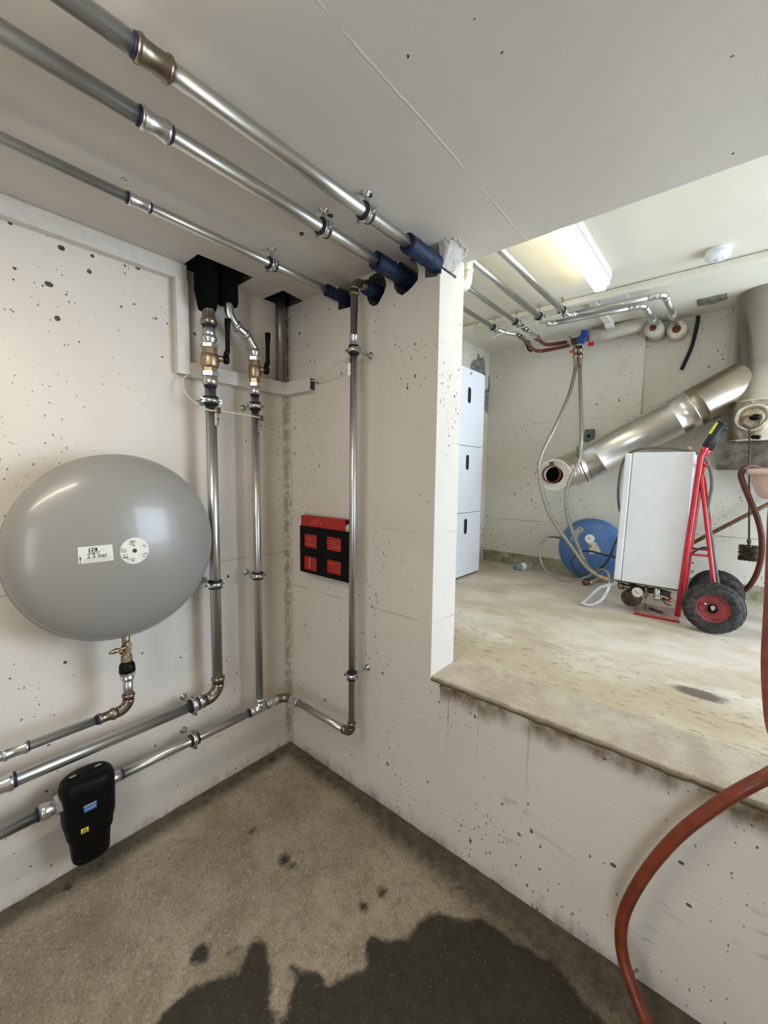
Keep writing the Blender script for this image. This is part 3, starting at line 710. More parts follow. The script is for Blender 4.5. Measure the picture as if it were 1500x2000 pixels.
# ------------------------------------------------------------------ left riser
XP = 0.10; rA, rB = 0.0235, 0.0185
YA, YBr = -0.457, -0.250
zA = lambda v: ax_(410, v, XP).z
tA = thing('heating_pipe', 'thick galvanised riser left of the other, bending into a pipe along the left wall', 'pipe', (XP, YA, 0.5))
ZL1 = 0.503
za0 = ax_(402, 607, XP).z
za0 = ax_(402, 598, XP).z
foam = MB().lathe((XP-.004, YA-.004, H+.2), (0, 0, -1), [(0, .047), (H+.2-za0-.12, .047), (H+.2-za0-.06, .047), (H+.2-za0+.012, .034), (H+.2-za0+.012, .024)], 28)
foam.build('foam_lagging', 'foam', tA, label='black foam lagging at the top of the riser')
zc = lambda u, v: ax_(u, v, XP).z
z1, z2 = zc(404, 590), zc(404, 634)
MB().lathe((XP, YA, z1+.01), (0, 0, -1), [(0, rA*1.25), (.012, rA*1.3), (.02, rA*1.08), (z1-z2-.02, rA*1.08), (z1-z2-.01, rA*1.32), (z1-z2+.01, rA*1.32), (z1-z2+.012, rA)], 24).build('reducer', 'bronze', tA, label='brown bronze reducer')
ring(tA, (XP, YA, z2-.002), (0, 0, -1), rA)
MB().cyl((XP, YA, z2), (XP, YA, zc(404, 665)), rA).build('pipe_section', 'galv', tA)
z3, z4 = zc(405, 655), zc(405, 674)
mb = MB(); bead(mb, (XP, YA, z3), (0, 0, -1), z3-z4, rA); mb.hexa((XP, YA, z4+.004), (XP, YA, z4-.010), rA*1.5); mb.build('press_socket', 'fit', tA)
z5, z6 = zc(407, 676), zc(407, 732)
ballvalve(tA, (XP, YA, (z5+z6)/2), (0, 0, 1), rA, z5-z6+.01, (0.42, 0.9, 0), (0, 0.02, 1))
z7, z8 = zc(408, 730), zc(408, 752)
mb = MB(); mb.hexa((XP, YA, z7+.006), (XP, YA, z7-.010), rA*1.5); bead(mb, (XP, YA, z8), (0, 0, 1), z7-z8, rA); mb.build('press_socket', 'fit', tA)
ring(tA, (XP, YA, z8-.003), (0, 0, -1), rA, .004)
RB = 0.055
MB().cyl((XP, YA, z8), (XP, YA, ZL1+RB+.01), rA*.93).build('pipe_section', 'galv', tA)
elbow(tA, (XP, YA+.002, ZL1), (0, 0, -1), (0, -1, 0), RB, rA*.93, 'bronze', .03)
mb = MB(); press(mb, (XP, YA-RB-.02, ZL1), (0, -1, 0), .045, rA*.93); mb.build('press_socket', 'fit', tA)
MB().cyl((XP, YA-RB, ZL1), (XP, -1.9, ZL1), rA*.93).build('pipe_section', 'galv', tA)
yc = ax_(26, 1518, XP).y
mb = MB(); press(mb, (XP, yc, ZL1), (0, -1, 0), .10, rA*.93); mb.build('press_coupling', 'fit', tA); ring(tA, (XP, yc+.001, ZL1), (0, 1, 0), rA*.93)

# ------------------------------------------------------------------ second riser, low pipe, corner bend and the pipe up the middle wall: one run
tB = thing('heating_pipe', 'galvanised pipe run from an offset bend down to a tee, then up the facing wall', 'pipe', (XP, YBr, 0.35))
ZL2 = 0.352; YT = ax_(447, 595, XP).y
zb0 = zc(447, 594)
MB().lathe((XP-.01, YT, H+.2), (0, 0, -1), [(0, .043), (H+.2-zb0-.02, .043), (H+.2-zb0, .040), (H+.2-zb0, .02)], 28).build('foam_lagging', 'foam', tB, label='black foam lagging at the top of the offset pipe')
pT = V((XP, YT, zb0+.02)); q1 = ax_(447, 612, XP); q2 = ax_(462, 638, XP); q3 = ax_(480, 655, XP); q4 = ax_(492, 675, XP); q5 = V((XP, YBr, zc(495, 685)))
MB().tube([pT, V((XP, YT, q1.z)), q2, q3, q4, V((XP, YBr, q5.z+.01)), q5], rB*1.08, 20, 5).build('offset_bend', 'fit', tB)
d1 = (q3-q2).normalized()
for (pp_, dd) in ((q2, d1), (q3, d1)):
    mb = MB(); bead(mb, pp_-dd*.008, dd, .018, rB*1.08); mb.build('press_socket', 'fit', tB)
z1, z2 = zc(495, 682), zc(495, 700)
mb = MB(); bead(mb, (XP, YBr, z1), (0, 0, -1), z1-z2, rB); mb.hexa((XP, YBr, z2+.004), (XP, YBr, z2-.010), rB*1.55); mb.build('press_socket', 'fit', tB)
z3, z4 = zc(495, 700), zc(495, 752)
ballvalve(tB, (XP, YBr, (z3+z4)/2), (0, 0, 1), rB, z3-z4+.01, (0.42, 0.9, 0), (0, 0.02, 1))
z5, z6 = zc(496, 751), zc(496, 770)
mb = MB(); mb.hexa((XP, YBr, z5+.006), (XP, YBr, z5-.008), rB*1.5); bead(mb, (XP, YBr, z6), (0, 0, 1), z5-z6, rB); mb.build('press_socket', 'fit', tB)
ring(tB, (XP, YBr, z6-.003), (0, 0, -1), rB, .004)
ztee = ZL2
MB().cyl((XP, YBr, z6), (XP, YBr, ztee+.04), rB*.96).build('pipe_section', 'galv', tB)
mb = MB(); bead(mb, (XP, YBr, ztee+.052), (0, 0, -1), .035, rB); bead(mb, (XP, YBr-.055, ztee), (0, 1, 0), .035, rB); bead(mb, (XP, YBr+.055, ztee), (0, -1, 0), .035, rB)
mb.cyl((XP, YBr-.03, ztee), (XP, YBr+.03, ztee), rB*1.18).cyl((XP, YBr, ztee+.03), (XP, YBr, ztee), rB*1.16); mb.build('tee_fitting', 'fit', tB)
ring(tB, (XP, YBr-.060, ztee), (0, 1, 0), rB, .005)
mb = MB(); press(mb, (XP, YBr+.05, ztee), (0, 1, 0), .045, rB); mb.build('press_socket', 'fit', tB)
YC = -0.10
elbow(tB, (XP, YC, ztee), (0, 1, 0), (1, 0, 0), .055, rB, 'bronze', 0.0)
mb = MB(); press(mb, (XP+.05, YC, ztee), (1, 0, 0), .055, rB); mb.build('press_socket', 'fit', tB)
rC = 0.0150; XC = 0.571
zcw = ay(687, 1424, YC).z; dl = (V((XC, YC, zcw))-V((XP+.1, YC, ztee)))
MB().cyl((XP+.09, YC, ztee), (XC-.03, YC, ztee), rC*1.05).build('pipe_section', 'galv', tB)
elbow(tB, (XC, YC, ztee), (1, 0, 0), (0, 0, 1), .032, rC, 'bronze', .022)
zt = ay(700, 552, YC).z
MB().cyl((XC, YC, ztee+.03), (XC, YC, 2.21), rC).build('pipe_section', 'galv', tB)
ZW = 2.235
elbow(tB, (XC, YC, ZW), (0, 0, 1), (0, 1, 0), .034, rC, 'bronze', .022)
MB().cyl((XC, YC+.03, ZW), (XC, 0.13, ZW), rC).build('pipe_section', 'galv', tB)
MB().lathe((XC, YC+.062, ZW-.002), (0, 1, 0), [(0, rC), (0, .027), (.07, .031), (.16, .031)], 20).build('insulation_sleeve', 'bluefoam', tB, label='blue foam sleeve entering the wall')
z1, z2 = ay(692, 656, YC).z, ay(692, 675, YC).z
mb = MB(); press(mb, (XC, YC, z2-.004), (0, 0, 1), z1-z2+.008, rC); mb.build('press_coupling', 'fit', tB)
# left part of the low pipe up to the filter
yf1 = ax_(236, 1508, XP).y
MB().cyl((XP, yf1-.01, ZL2), (XP, YBr-.05, ZL2), rB*.97).build('pipe_section', 'galv', tB)
ring(tB, (XP, yf1, ZL2), (0, 1, 0), rB, .005)
mb = MB(); bead(mb, (XP, yf1-.045, ZL2), (0, 1, 0), .045, rB); mb.hexa((XP, yf1-.060, ZL2), (XP, yf1-.04, ZL2), rB*1.75); mb.build('press_socket', 'fit', tB)

# wall clamps
for lab, c, ax3, w, dist, r in (
    ('steel clamp round the left riser, just under its brass valve', (XP, YA, zc(411, 783)), (0, 0, 1), (-1, 0, 0), XP, rA),
    ('steel clamp round the left riser, beside the lower edge of the grey tank', (XP, YA, zc(420, 1141)), (0, 0, 1), (-1, 0, 0), XP, rA*.93),
    ('steel clamp round the second riser, just under its brass valve', (XP, YBr, zc(497, 793)), (0, 0, 1), (-1, 0, 0), XP, rB),
    ('steel clamp round the second riser at half height, its rod showing', (XP, YBr, zc(504, 1124)), (0, 0, 1), (-1, 0, 0), XP, rB),
    ('steel clamp on the upper low pipe of the left wall, next to its bend', (XP, ax_(379, 1378, XP).y, ZL1), (0, 1, 0), (-1, 0, 0), XP, rA*.93),
    ('steel clamp on the lowest pipe of the left wall, right of the black filter', (XP, ax_(379, 1440, XP).y, ZL2), (0, 1, 0), (-1, 0, 0), XP, rB),
    ('steel clamp with long rod near the top of the pipe on the facing wall', (XC, YC, 1.97), (0, 0, 1), (0, 1, 0), -YC, rC),
    ('steel clamp with long rod near the foot of the pipe on the facing wall', (XC, YC, .615), (0, 0, 1), (0, 1, 0), -YC, rC)):
    clamp(lab, c, ax3, w, dist, r, side=1)

# earthing clips with their cream wires
def clip(label, c, out, axis):
    c = V(c); o_ = V(out).normalized(); a = V(axis); s = a.cross(o_)
    t = thing('earth_clip', label, 'earth clip', c)
    B = Matrix((s, a, o_)).transposed().to_4x4(); B.translation = c
    MB().box((-.010, -.012, 0), (.010, .012, .016), B).build('terminal_block', 'bronze', t)
    MB().box((-.0075, -.060, -.002), (.0075, -.010, .009), B).build('clip_tongue', 'fit', t)
    MB().hexa(c+o_*.015, c+o_*.021, .006).build('terminal_screw', 'brass', t)
    MB().hexa(c+o_*.008-a*.035, c+o_*.014-a*.035, .005).build('tongue_screw', 'brass', t)
    return t
outA = V((0.75, 0.35, 0)).normalized()
pA = V((XP, YA, zc(419, 803)))+outA*rA; pB = V((XP, YBr, zc(506, 818)))+outA*rB
clip('earth clip on the left riser with a cream wire on it', pA, outA, (0, 0, 1))
clip('earth clip on the second riser, below its upper clamp', pB, outA, (0, 0, 1))
outC = V((-0.75, -0.65, 0)).normalized(); pC = V((XC, YC, ay(684, 704, YC-.01).z))+outC*rC
clip('earth clip on the pipe of the facing wall, below its top clamp', pC, outC, (0, 0, 1))
def wire(name, pts, r, mat, label, cat='cable', sm=6):
    return one(MB().tube(pts, r, 8, sm), name, mat, label, cat, loc=pts[0])
wire('earth_wire', [ax_(368, 733, .03), ax_(359, 738, .04), ax_(357, 755, .05), ax_(366, 772, .07), ax_(385, 790, .11), ax_(408, 801, .13), pA+outA*.012], .0032, 'cable', 'cream wire looping from the lower duct to the left riser')
wire('earth_wire', [pA+outA*.012, ax_(440, 804, .13), ax_(470, 809, .13), ax_(495, 813, .13), pB+outA*.012], .0030, 'cable', 'cream wire spanning between the two risers')
wire('earth_wire', [ay(604, 744, -.02), ay(620, 742, -.035), ay(637, 731, -.06), ay(655, 712, -.09), ay(672, 703, -.115), pC+outC*.012], .0030, 'cable', 'cream wire from the duct end in the corner to the facing wall pipe')

# ------------------------------------------------------------------ cable ducts (trunking)
def duct(label, a, b, axis, mat='whitepl', loc=None):
    t = thing('cable_duct', label, 'cable duct', loc or a)
    a = list(a); b = list(b)
    MB().bbox(a, b, .0025, axis=axis, k=2).build('duct_body', mat, t)
    return t
YD = ax_(366, 540, .03).y
t = duct('long white cable duct along the top of the left wall', (0, -2.9, 2.239), (.036, -.512, 2.2995), 1)
MB().box((.0365, -2.9, 2.2945), (.0385, -.512, 2.2985)).build('duct_lid_edge', 'whitepl', t)
duct('short upright white cable duct on the left wall', (0, -.556, 1.873), (.036, -.506, 2.2385), 2)
duct('low white cable duct on the left wall running to the corner', (0, -.5055, 1.865), (.034, -.0345, 1.926), 1)
t = duct('short white cable duct in the corner with an open end', (0, -.034, 1.865), (.2175, 0, 1.926), 0)
MB().box((.2178, -.030, 1.870), (.2186, -.004, 1.921)).build('open_end', 'slot', t)
one(MB().cyl((.030, -.060, 1.926), (.030, -.060, 2.5), .022, 24), 'downpipe', 'shaft', 'streaky old zinc pipe in the corner from the ceiling hole to the duct', 'pipe', loc=(.03, -.06, 1.926))

# ------------------------------------------------------------------ expansion tank
TC = V((.148, -.819, 1.2106)); TA, TR = .1176, .3207
tT = thing('expansion_tank', 'big flat grey round expansion tank on the left wall', 'expansion tank', (TC.x, TC.y, TC.z-TR))
NP = 40; prof = []
for i in range(NP+1):
    a = -PI/2+PI*i/NP; prof.append((TA*math.sin(a), TR*math.cos(a)))
MB().lathe(TC, (1, 0, 0), prof, 96, True, False, ref=(0, 1, 0)).build('vessel', 'tank', tT)
MB().lathe(TC-V((.006, 0, 0)), (1, 0, 0), [(0, TR-.002), (.001, TR+.0018), (.010, TR+.0018), (.011, TR-.002)], 96, True, False).build('weld_seam', 'tank', tT)
MB().box((0.0, TC.y-.05, TC.z+.05), (.06, TC.y+.05, TC.z+.12)).box((0, TC.y-.06, TC.z-.1), (.05, TC.y+.06, TC.z+.2)).build('wall_bracket', 'tank', tT)
def onTank(y, z, eps):
    q = max(0, 1-((y-TC.y)/TR)**2-((z-TC.z)/TR)**2); return V((TC.x+TA*math.sqrt(q)+eps, y, z))
def tankhit(u, v):
    d = RGT*((u-750)/FPX)+DWN*((v-1000)/FPX)+_f; S = V((TA, TR, TR)); o = V([(CAM[i]-TC[i])/S[i] for i in range(3)]); e = V([d[i]/S[i] for i in range(3)])
    A, B, K = e.dot(e), 2*o.dot(e), o.dot(o)-1; return CAM+d*((-B-math.sqrt(B*B-4*A*K))/(2*A))
cs = [tankhit(u, v) for u, v in ((151, 1069), (219, 1063), (222, 1094), (153, 1102))]
def quadpt(s, t_):
    p = (cs[0]*(1-s)+cs[1]*s)*(1-t_)+(cs[3]*(1-s)+cs[2]*s)*t_; return p
def tankgrid(n, mm, f, eps, th=0.0006):
    vs = []; fs = []
    for i in range(n+1):
        for j in range(mm+1):
            y, z = f(i/n, j/mm); vs.append(onTank(y, z, eps))
    k = len(vs); vs += [p-V((th, 0, 0)) for p in vs]
    for i in range(n):
        for j in range(mm):
            a = i*(mm+1)+j; fs.append((a, a+mm+1, a+mm+2, a+1))
    return MB().add(vs, fs, True)
lab1 = tankgrid(10, 6, lambda s, t_: (quadpt(s, t_).y, quadpt(s, t_).z), .0012).build('sticker', 'label', tT, label='white rectangular sticker reading 2.5 bar')
def tanktext(body, size, s, t_, rot=0, mat='ink', parent=None, name='lettering'):
    vs, fs = text_data(body, size); c = quadpt(s, t_) if t_ is not None else s
    ux = (cs[1]-cs[0]).normalized(); uz = (cs[0]-cs[3]).normalized(); out = []
    for p in vs:
        x, y = p.x*math.cos(rot)-p.y*math.sin(rot), p.x*math.sin(rot)+p.y*math.cos(rot)
        w = c+ux*x+uz*y; out.append(onTank(w.y, w.z, .0022))
    return MB().add(out, fs).build(name, mat, parent)
tanktext('2.5 bar', .019, .53, .60, parent=lab1)
tanktext('!', .030, .055, .80, parent=lab1)
def tankbar(s0, s1, t0, t1, mat='ink', parent=None, nm='print_line'):
    return tankgrid(6, 1, lambda s, t_: (quadpt(s0+(s1-s0)*s, t0+(t1-t0)*t_).y, quadpt(s0+(s1-s0)*s, t0+(t1-t0)*t_).z), .0020).build(nm, mat, parent)
for k, e in enumerate((.95, .86, .97, .70)): tankbar(.11, e, .725+.072*k, .737+.072*k, 'inkgrey', lab1)
for a, b, c, d in ((.30, .31, .10, .46), (.535, .545, .10, .46), (.30, .545, .10, .12), (.30, .545, .44, .46), (.49, .53, .13, .33), (.56, .62, .36, .40), (.67, .73, .26, .28)): tankbar(a, b, c, d, 'ink', lab1, 'icon_line')
cI = quadpt(.40, .28); ux = (cs[1]-cs[0]).normalized(); uz = (cs[0]-cs[3]).normalized()
def tankring(c, r0, r1, mat, parent, a0=0, a1=360, nm='icon_ring', eps=.0021):
    return tankgrid(28, 1, lambda s, t_: ((c+(ux*math.cos(math.radians(a0+(a1-a0)*s))+uz*math.sin(math.radians(a0+(a1-a0)*s)))*(r0+(r1-r0)*t_)).y, (c+(ux*math.cos(math.radians(a0+(a1-a0)*s))+uz*math.sin(math.radians(a0+(a1-a0)*s)))*(r0+(r1-r0)*t_)).z), eps).build(nm, mat, parent)
for a0 in (10, 130, 250): tankring(cI, .0065, .0085, 'ink', lab1, a0, a0+100)
tankring(cI, .0002, .003, 'ink', lab1)
cR = tankhit(263, 1075.5); rR = .5*(tankhit(291.5, 1074)-tankhit(234.5, 1077)).length
lab2 = tankring(cR, .007, rR, 'label', tT, nm='sticker', eps=.0012); lab2['label'] = 'white round type label with a hole in the middle'
tankring(cR, .0001, .0072, 'slot', tT, nm='centre_hole', eps=.0010)
for (dx, dy, w, h_, m_) in ((-.004, .021, .010, .004, 'inkgrey'), (-.006, .0165, .012, .0012, 'inkgrey'), (-.005, .0145, .009, .0012, 'inkgrey'), (-.001, .0115, .004, .002, 'ink'), (.018, .010, .003, .003, 'inkgrey'), (.0215, .008, .002, .006, 'inkgrey'),
                            (-.026, .004, .0015, .010, 'inkgrey'), (-.022, .003, .0015, .009, 'inkgrey'), (-.018, .002, .0015, .008, 'inkgrey'), (-.0215, -.0075, .004, .003, 'inkred'), (-.016, -.0065, .003, .002, 'inkred'),
                            (-.019, -.0125, .010, .0024, 'ink'), (-.009, -.0165, .018, .0012, 'inkgrey'), (-.008, -.0190, .014, .0010, 'inkgrey'), (.017, -.010, .012, .0012, 'inkgrey'), (.0225, -.0095, .003, .003, 'ink'), (.018, -.015, .004, .003, 'inkgrey'), (-.004, -.022, .004, .003, 'inkgrey')):
    k = rR/.0295
    cc = cR+ux*dx*k+uz*dy*k
    tankgrid(3, 1, lambda s, t_: ((cc+ux*w*k*(s-.5)+uz*h_*k*(t_-.5)).y, (cc+ux*w*k*(s-.5)+uz*h_*k*(t_-.5)).z), .0021).build('print_line', m_, lab2)

# tank connection: drain cock, black cone, press elbow, pipe to the left
tK = thing('connection_pipe', 'pipe under the grey tank with brass cock, black cone and bronze elbow, running left', 'pipe', (TC.x, TC.y, TC.z-TR-.3))
XK = TC.x; zk = lambda v: at(238, v, 0, XK).z; YK = TC.y
mb = MB(); mb.cyl((XK, YK, TC.z-TR+.012), (XK, YK, zk(1264)), .013).hexa((XK, YK, zk(1264)), (XK, YK, zk(1279)), .0175)
mb.cyl((XK, YK, zk(1278)), (XK, YK, zk(1284)), .013).lathe((XK, YK, zk(1281)), (0, 0, -1), [(0, .014), (.004, .018), (.022, .0185), (.030, .014)], 12, False)
mb.cyl((XK, YK, zk(1259)), (XK+.024, YK+.004, zk(1259)), .010)
b = mb.build('drain_cock', 'brass', tK)
MB().cyl((XK+.020, YK, zk(1261)), (XK+.016, YK-.045, zk(1266)), .005).lathe((XK+.016, YK-.025, zk(1264)), (0, -1, -.12), [(0, .005), (.008, .009), (.022, .008), (.034, .003)], 12).cyl((XK+.016, YK-.022, zk(1264)), (XK+.016, YK-.022, zk(1274)), .005).build('cock_spout', 'brass', b)
zt = zk(1292)
MB().lathe((XK, YK, zt), (0, 0, -1), [(0, .014), (.012, .022), (.016, .0245), (.030, .0255), (.042, .0265), (.044, .022)], 24).build('black_cone', 'blackpl', tK)
zt -= .044
mb = MB(); mb.hexa((XK, YK, zt+.002), (XK, YK, zt-.008), .027); bead(mb, (XK, YK, zt-.030), (0, 0, 1), .026, .0165); mb.build('press_socket', 'fit', tK)
zel = at(240, 1385, 0, XK).z-.004
MB().cyl((XK, YK, zt-.02), (XK, YK, zel+.04), .0160).build('pipe_section', 'galv', tK)
elbow(tK, (XK, YK, zel), (0, 0, -1), (0, -1, 0), .036, .0165, 'bronze', .02)
mb = MB(); press(mb, (XK, YK-.05, zel), (0, -1, 0), .045, .0150); mb.build('press_coupling', 'bronze', tK)
yk2 = YK-.095
ring(tK, (XK, yk2, zel), (0, -1, 0), .0155)
MB().cyl((XK, yk2, zel), (XK, -1.9, zel), .0145).build('pipe_section', 'galv', tK)
yk3 = at(56, 1432, 0, XK).y; ring(tK, (XK, yk3, zel), (0, -1, 0), .0150)
mb = MB(); press(mb, (XK, yk3-.004, zel), (0, -1, 0), .06, .0150); mb.build('press_coupling', 'fit', tK)

# ------------------------------------------------------------------ black filter with its left pipe
yL, yR = at(118, 1580, 0, XP).y, at(222, 1530, 0, XP).y
yF = (yL+yR)/2-.001; wF = (yR-yL)/2
ztop = at(175, 1512, 0, XP+.02).z; zbot = at(172, 1682, 0, XP+.03).z
tF = thing('dirt_separator', 'black moulded filter housing hung in the lowest pipe on the left wall', 'filter', (XP, yF, zbot))
HF = ztop-zbot
def oval(z, a, b, n=36, e=2.6):
    return [V((XP+.002+b*math.copysign(abs(math.cos(t))**(2/e), math.cos(t)), yF+a*math.copysign(abs(math.sin(t))**(2/e), math.sin(t)), z)) for t in [2*PI*k/n for k in range(n)]]
lv = [(0, .58, .60), (.01, .66, .68), (.03, .71, .73), (.30, .78, .78), (.31, .86, .86), (.36, .89, .88), (.42, .90, .89), (.43, .94, .94), (.50, .99, .97), (.62, 1.0, 1.0), (.78, 1.02, 1.0), (.90, 1.02, .99), (.955, .96, .94), (.985, .84, .84), (1.0, .62, .66)]
vs = []; fs = []
for (f_, a, b) in lv: vs += oval(zbot+HF*f_, a*wF, b*wF*.78)
for i in range(len(lv)-1):
    for k in range(36):
        a, b = i*36+k, i*36+(k+1) % 36; fs.append((a, a+36, b+36, b))
fs += [tuple(range(36)), tuple((len(lv)-1)*36+k for k in range(35, -1, -1))]
MB().add(vs, fs, True).build('housing', 'blackpl', tF)
MB().box((XP+.000, yF-wF*.70, ztop-.012), (XP+.004, yF+wF*.70, ztop+.0015)).build('housing_seam', 'foam', tF)
MB().lathe((XP+.018, yF-wF*.15, ztop-.004), (0, 0, 1), [(0, .014), (.007, .013), (.008, .0)], 16).build('cap_plug', 'blackpl', tF)
for yy in (-.60, .35): MB().box((XP-.014, yF+wF*yy, ztop-.004), (XP-.004, yF+wF*(yy+.24), ztop+.0015)).build('vent_slot', 'inkgrey', tF)
def onF(y, z, eps=.001):
    f_ = (z-zbot)/HF
    for i in range(len(lv)-1):
        if lv[i][0] <= f_ <= lv[i+1][0]:
            q = (f_-lv[i][0])/(lv[i+1][0]-lv[i][0]); A = (lv[i][1]*(1-q)+lv[i+1][1]*q)*wF; B = (lv[i][2]*(1-q)+lv[i+1][2]*q)*wF*.78
    s = min(1, abs((y-yF)/A)); return V((XP+.002+B*(1-s**2.6)**(1/2.6)+eps, y, z))
def Fpatch(y0, y1, z0, z1, mat, name, parent, eps=.001, n=8):
    vs = []; fs = []
    for i in range(n+1):
        for j in range(3): vs.append(onF(y0+(y1-y0)*i/n, z0+(z1-z0)*j/2, eps))
    for i in range(n):
        for j in range(2): fs.append((i*3+j, i*3+3+j, i*3+4+j, i*3+1+j))
    return MB().add(vs, fs, True).build(name, mat, parent)
cLa = at(176, 1574, 0, XP+wF*.78)
wl_ = .0185
lb = Fpatch(cLa.y-wl_, cLa.y+wl_, cLa.z-.014, cLa.z+.003, 'bluelab', 'brand_label', tF); lb['label'] = 'blue label with white capital letters'
Fpatch(cLa.y-wl_, cLa.y+wl_, cLa.z+.003, cLa.z+.011, 'greylab', 'label_strip', tF)
vs, fs = text_data('CALEFFI', .0093); MB().add([onF(cLa.y+p.x*.95, cLa.z-.0055+p.y, .0018) for p in vs], fs).build('lettering', 'label', lb)
vs, fs = text_data('DIRTMAG', .0055) if False else ([], [])
cW = at(165, 1620, 0, XP+wF*.7)
lw = Fpatch(cW.y-.0105, cW.y+.0105, cW.z-.0095, cW.z+.0095, 'yellow', 'warning_sticker', tF); lw['label'] = 'yellow magnet warning sticker with a black triangle'
def Fline(p, q, w, eps=.0018):
    p, q = V((p[0], p[1], 0)), V((q[0], q[1], 0)); d = (q-p).normalized(); nn_ = V((-d.y, d.x, 0))*w
    return MB().add([onF(cW.y+a.x, cW.z+a.y, eps) for a in (p-nn_, q-nn_, q+nn_, p+nn_)], [(0, 1, 2, 3)]).build('pictogram_line', 'ink', lw)
for a, b in (((-.007, -.006), (.007, -.006)), ((-.007, -.006), (0, .007)), ((.007, -.006), (0, .007))): Fline(a, b, .0008)
for a, b in (((-.0018, -.003), (-.0018, .001)), ((.0018, -.003), (.0018, .001)), ((-.0018, .001), (.0018, .001))): Fline(a, b, .0006)
# pipe to the left of the filter
tG = thing('steel_pipe', 'thick galvanised pipe low on the left wall, left of the black filter', 'pipe', (XP, -1.4, ZL2))
yg = yF-wF; r_ = rB*1.12
mb = MB(); mb.hexa((XP, yg+.006, ZL2), (XP, yg-.014, ZL2), r_*1.55); bead(mb, (XP, yg-.055, ZL2), (0, 1, 0), .045, r_); mb.build('press_socket', 'fit', tG)
ring(tG, (XP, yg-.060, ZL2), (0, 1, 0), r_, .006)
MB().cyl((XP, yg-.05, ZL2), (XP, -1.9, ZL2), r_).build('pipe_section', 'galv', tG)
print('NEAR OK')

# ================================================================== the raised room behind the opening
# stacked white cabinets
mods = [(0.700, 1.188, 'bottom', (910, 1013, 1043)), (1.192, 1.700, 'middle', (912, 888, 918)), (1.704, 2.272, 'top', (917, 756, 788))]
for (za, zb_, wd, (su, s0, s1)) in mods:
    t = thing('storage_cabinet', {'bottom': 'white slotted cabinet at the bottom of the stack, standing on the floor', 'middle': 'white slotted cabinet in the middle of the stack',
              'top': 'white slotted cabinet on top of the stack, with a tiny red mark'}[wd], 'cabinet', (0.1, 1.52, za))
    MB().bbox((0.0, 1.28, za), (.165, 1.762, zb_), .006, axis=2).build('cabinet_body', 'white', t)
    q = .030 if wd == 'top' else .003
    # front cover with rounded corners and a real slot
    pts = []
    for (cy, cz, a0, rr) in ((1.762, zb_, 0, q), (1.28, zb_, 90, q), (1.28, za, 180, .003), (1.762, za, 270, .003)):
        sy = -1 if cy > 1.5 else 1; sz = -1 if cz == zb_ else 1
        for k in range(6):
            a = math.radians(a0+18*k); pts.append((cy+sy*rr+rr*math.cos(a), cz+sz*rr+rr*math.sin(a)))
    f_ = MB().prism(pts, 1, 2, 0, .166, .200).build('front_cover', 'white', t)
    pS = [ax_(su, s0, .2), ax_(su, s1, .2)]; ys, zt_, zb2 = 1.518, pS[0].z, pS[1].z
    sl = MB(); sl.bbox((.190, ys-.024, zb2), (.21, ys+.024, zt_), .0235, axis=0, k=5); carve(f_, [(sl, 'slot')])
    MB().bbox((.1985, 1.30, za+.001), (.2015, 1.75, za+.006), .001, axis=2).build('cover_lip', 'white', f_)
    if wd == 'top':
        for (dy, w, h_, mm_) in ((-.012, .014, .006, 'inkgrey'), (.006, .018, .016, 'inkred')): MB().box((.2002, 1.53+dy-w/2, 2.243-h_/2), (.2008, 1.53+dy+w/2, 2.243+h_/2)).build('maker_mark', mm_, f_)
    if wd == 'bottom':
        for yy in (1.32, 1.72): MB().cyl((.15, yy, ZS), (.15, yy, .702), .016, 12).build('foot', 'blackpl', t)
# lamp
t = thing('fluorescent_lamp', 'long lit fluorescent lamp on the ceiling of the raised room', 'ceiling lamp', (1.14, .72, H2))
MB().box((1.095, .16, 2.545), (1.185, 1.262, H2)).build('housing', 'whitepl', t)
MB().bbox((1.103, .17, 2.497), (1.158, 1.250, 2.546), .012, axis=1).build('light_cover', 'tube_far', t)
MB().box((1.160, .17, 2.515), (1.180, 1.255, 2.547)).build('side_rail', 'white', t)
MB().bbox((1.101, 1.250, 2.495), (1.162, 1.262, 2.548), .012, axis=1).build('end_cap', 'white', t)
t = thing('fluorescent_lamp', 'lit fluorescent lamp on the ceiling of the near room, behind the viewer', 'ceiling lamp', (.99, -1.8, H))
MB().box((.95, -2.42, 2.265), (1.03, -1.20, H)).build('housing', 'white', t)
MB().bbox((.962, -2.41, 2.215), (1.018, -1.21, 2.266), .012, axis=1).build('light_cover', 'tube_near', t)
# detector
cD = az(1402, 500, H2-.03)
t = thing('smoke_detector', 'round white smoke detector on the far ceiling', 'smoke detector', (cD.x, cD.y, H2))
MB().lathe((cD.x, cD.y, H2), (0, 0, -1), [(0, .050), (.014, .0505), (.015, .048), (.017, .048), (.018, .054), (.034, .052), (.044, .040), (.046, .020), (.046, 0)], 36).build('detector_body', 'white', t)
MB().lathe((cD.x, cD.y, H2-.044), (0, 0, -1), [(0, .014), (.004, .012), (.0045, 0)], 18).build('detector_button', 'whitepl', t)
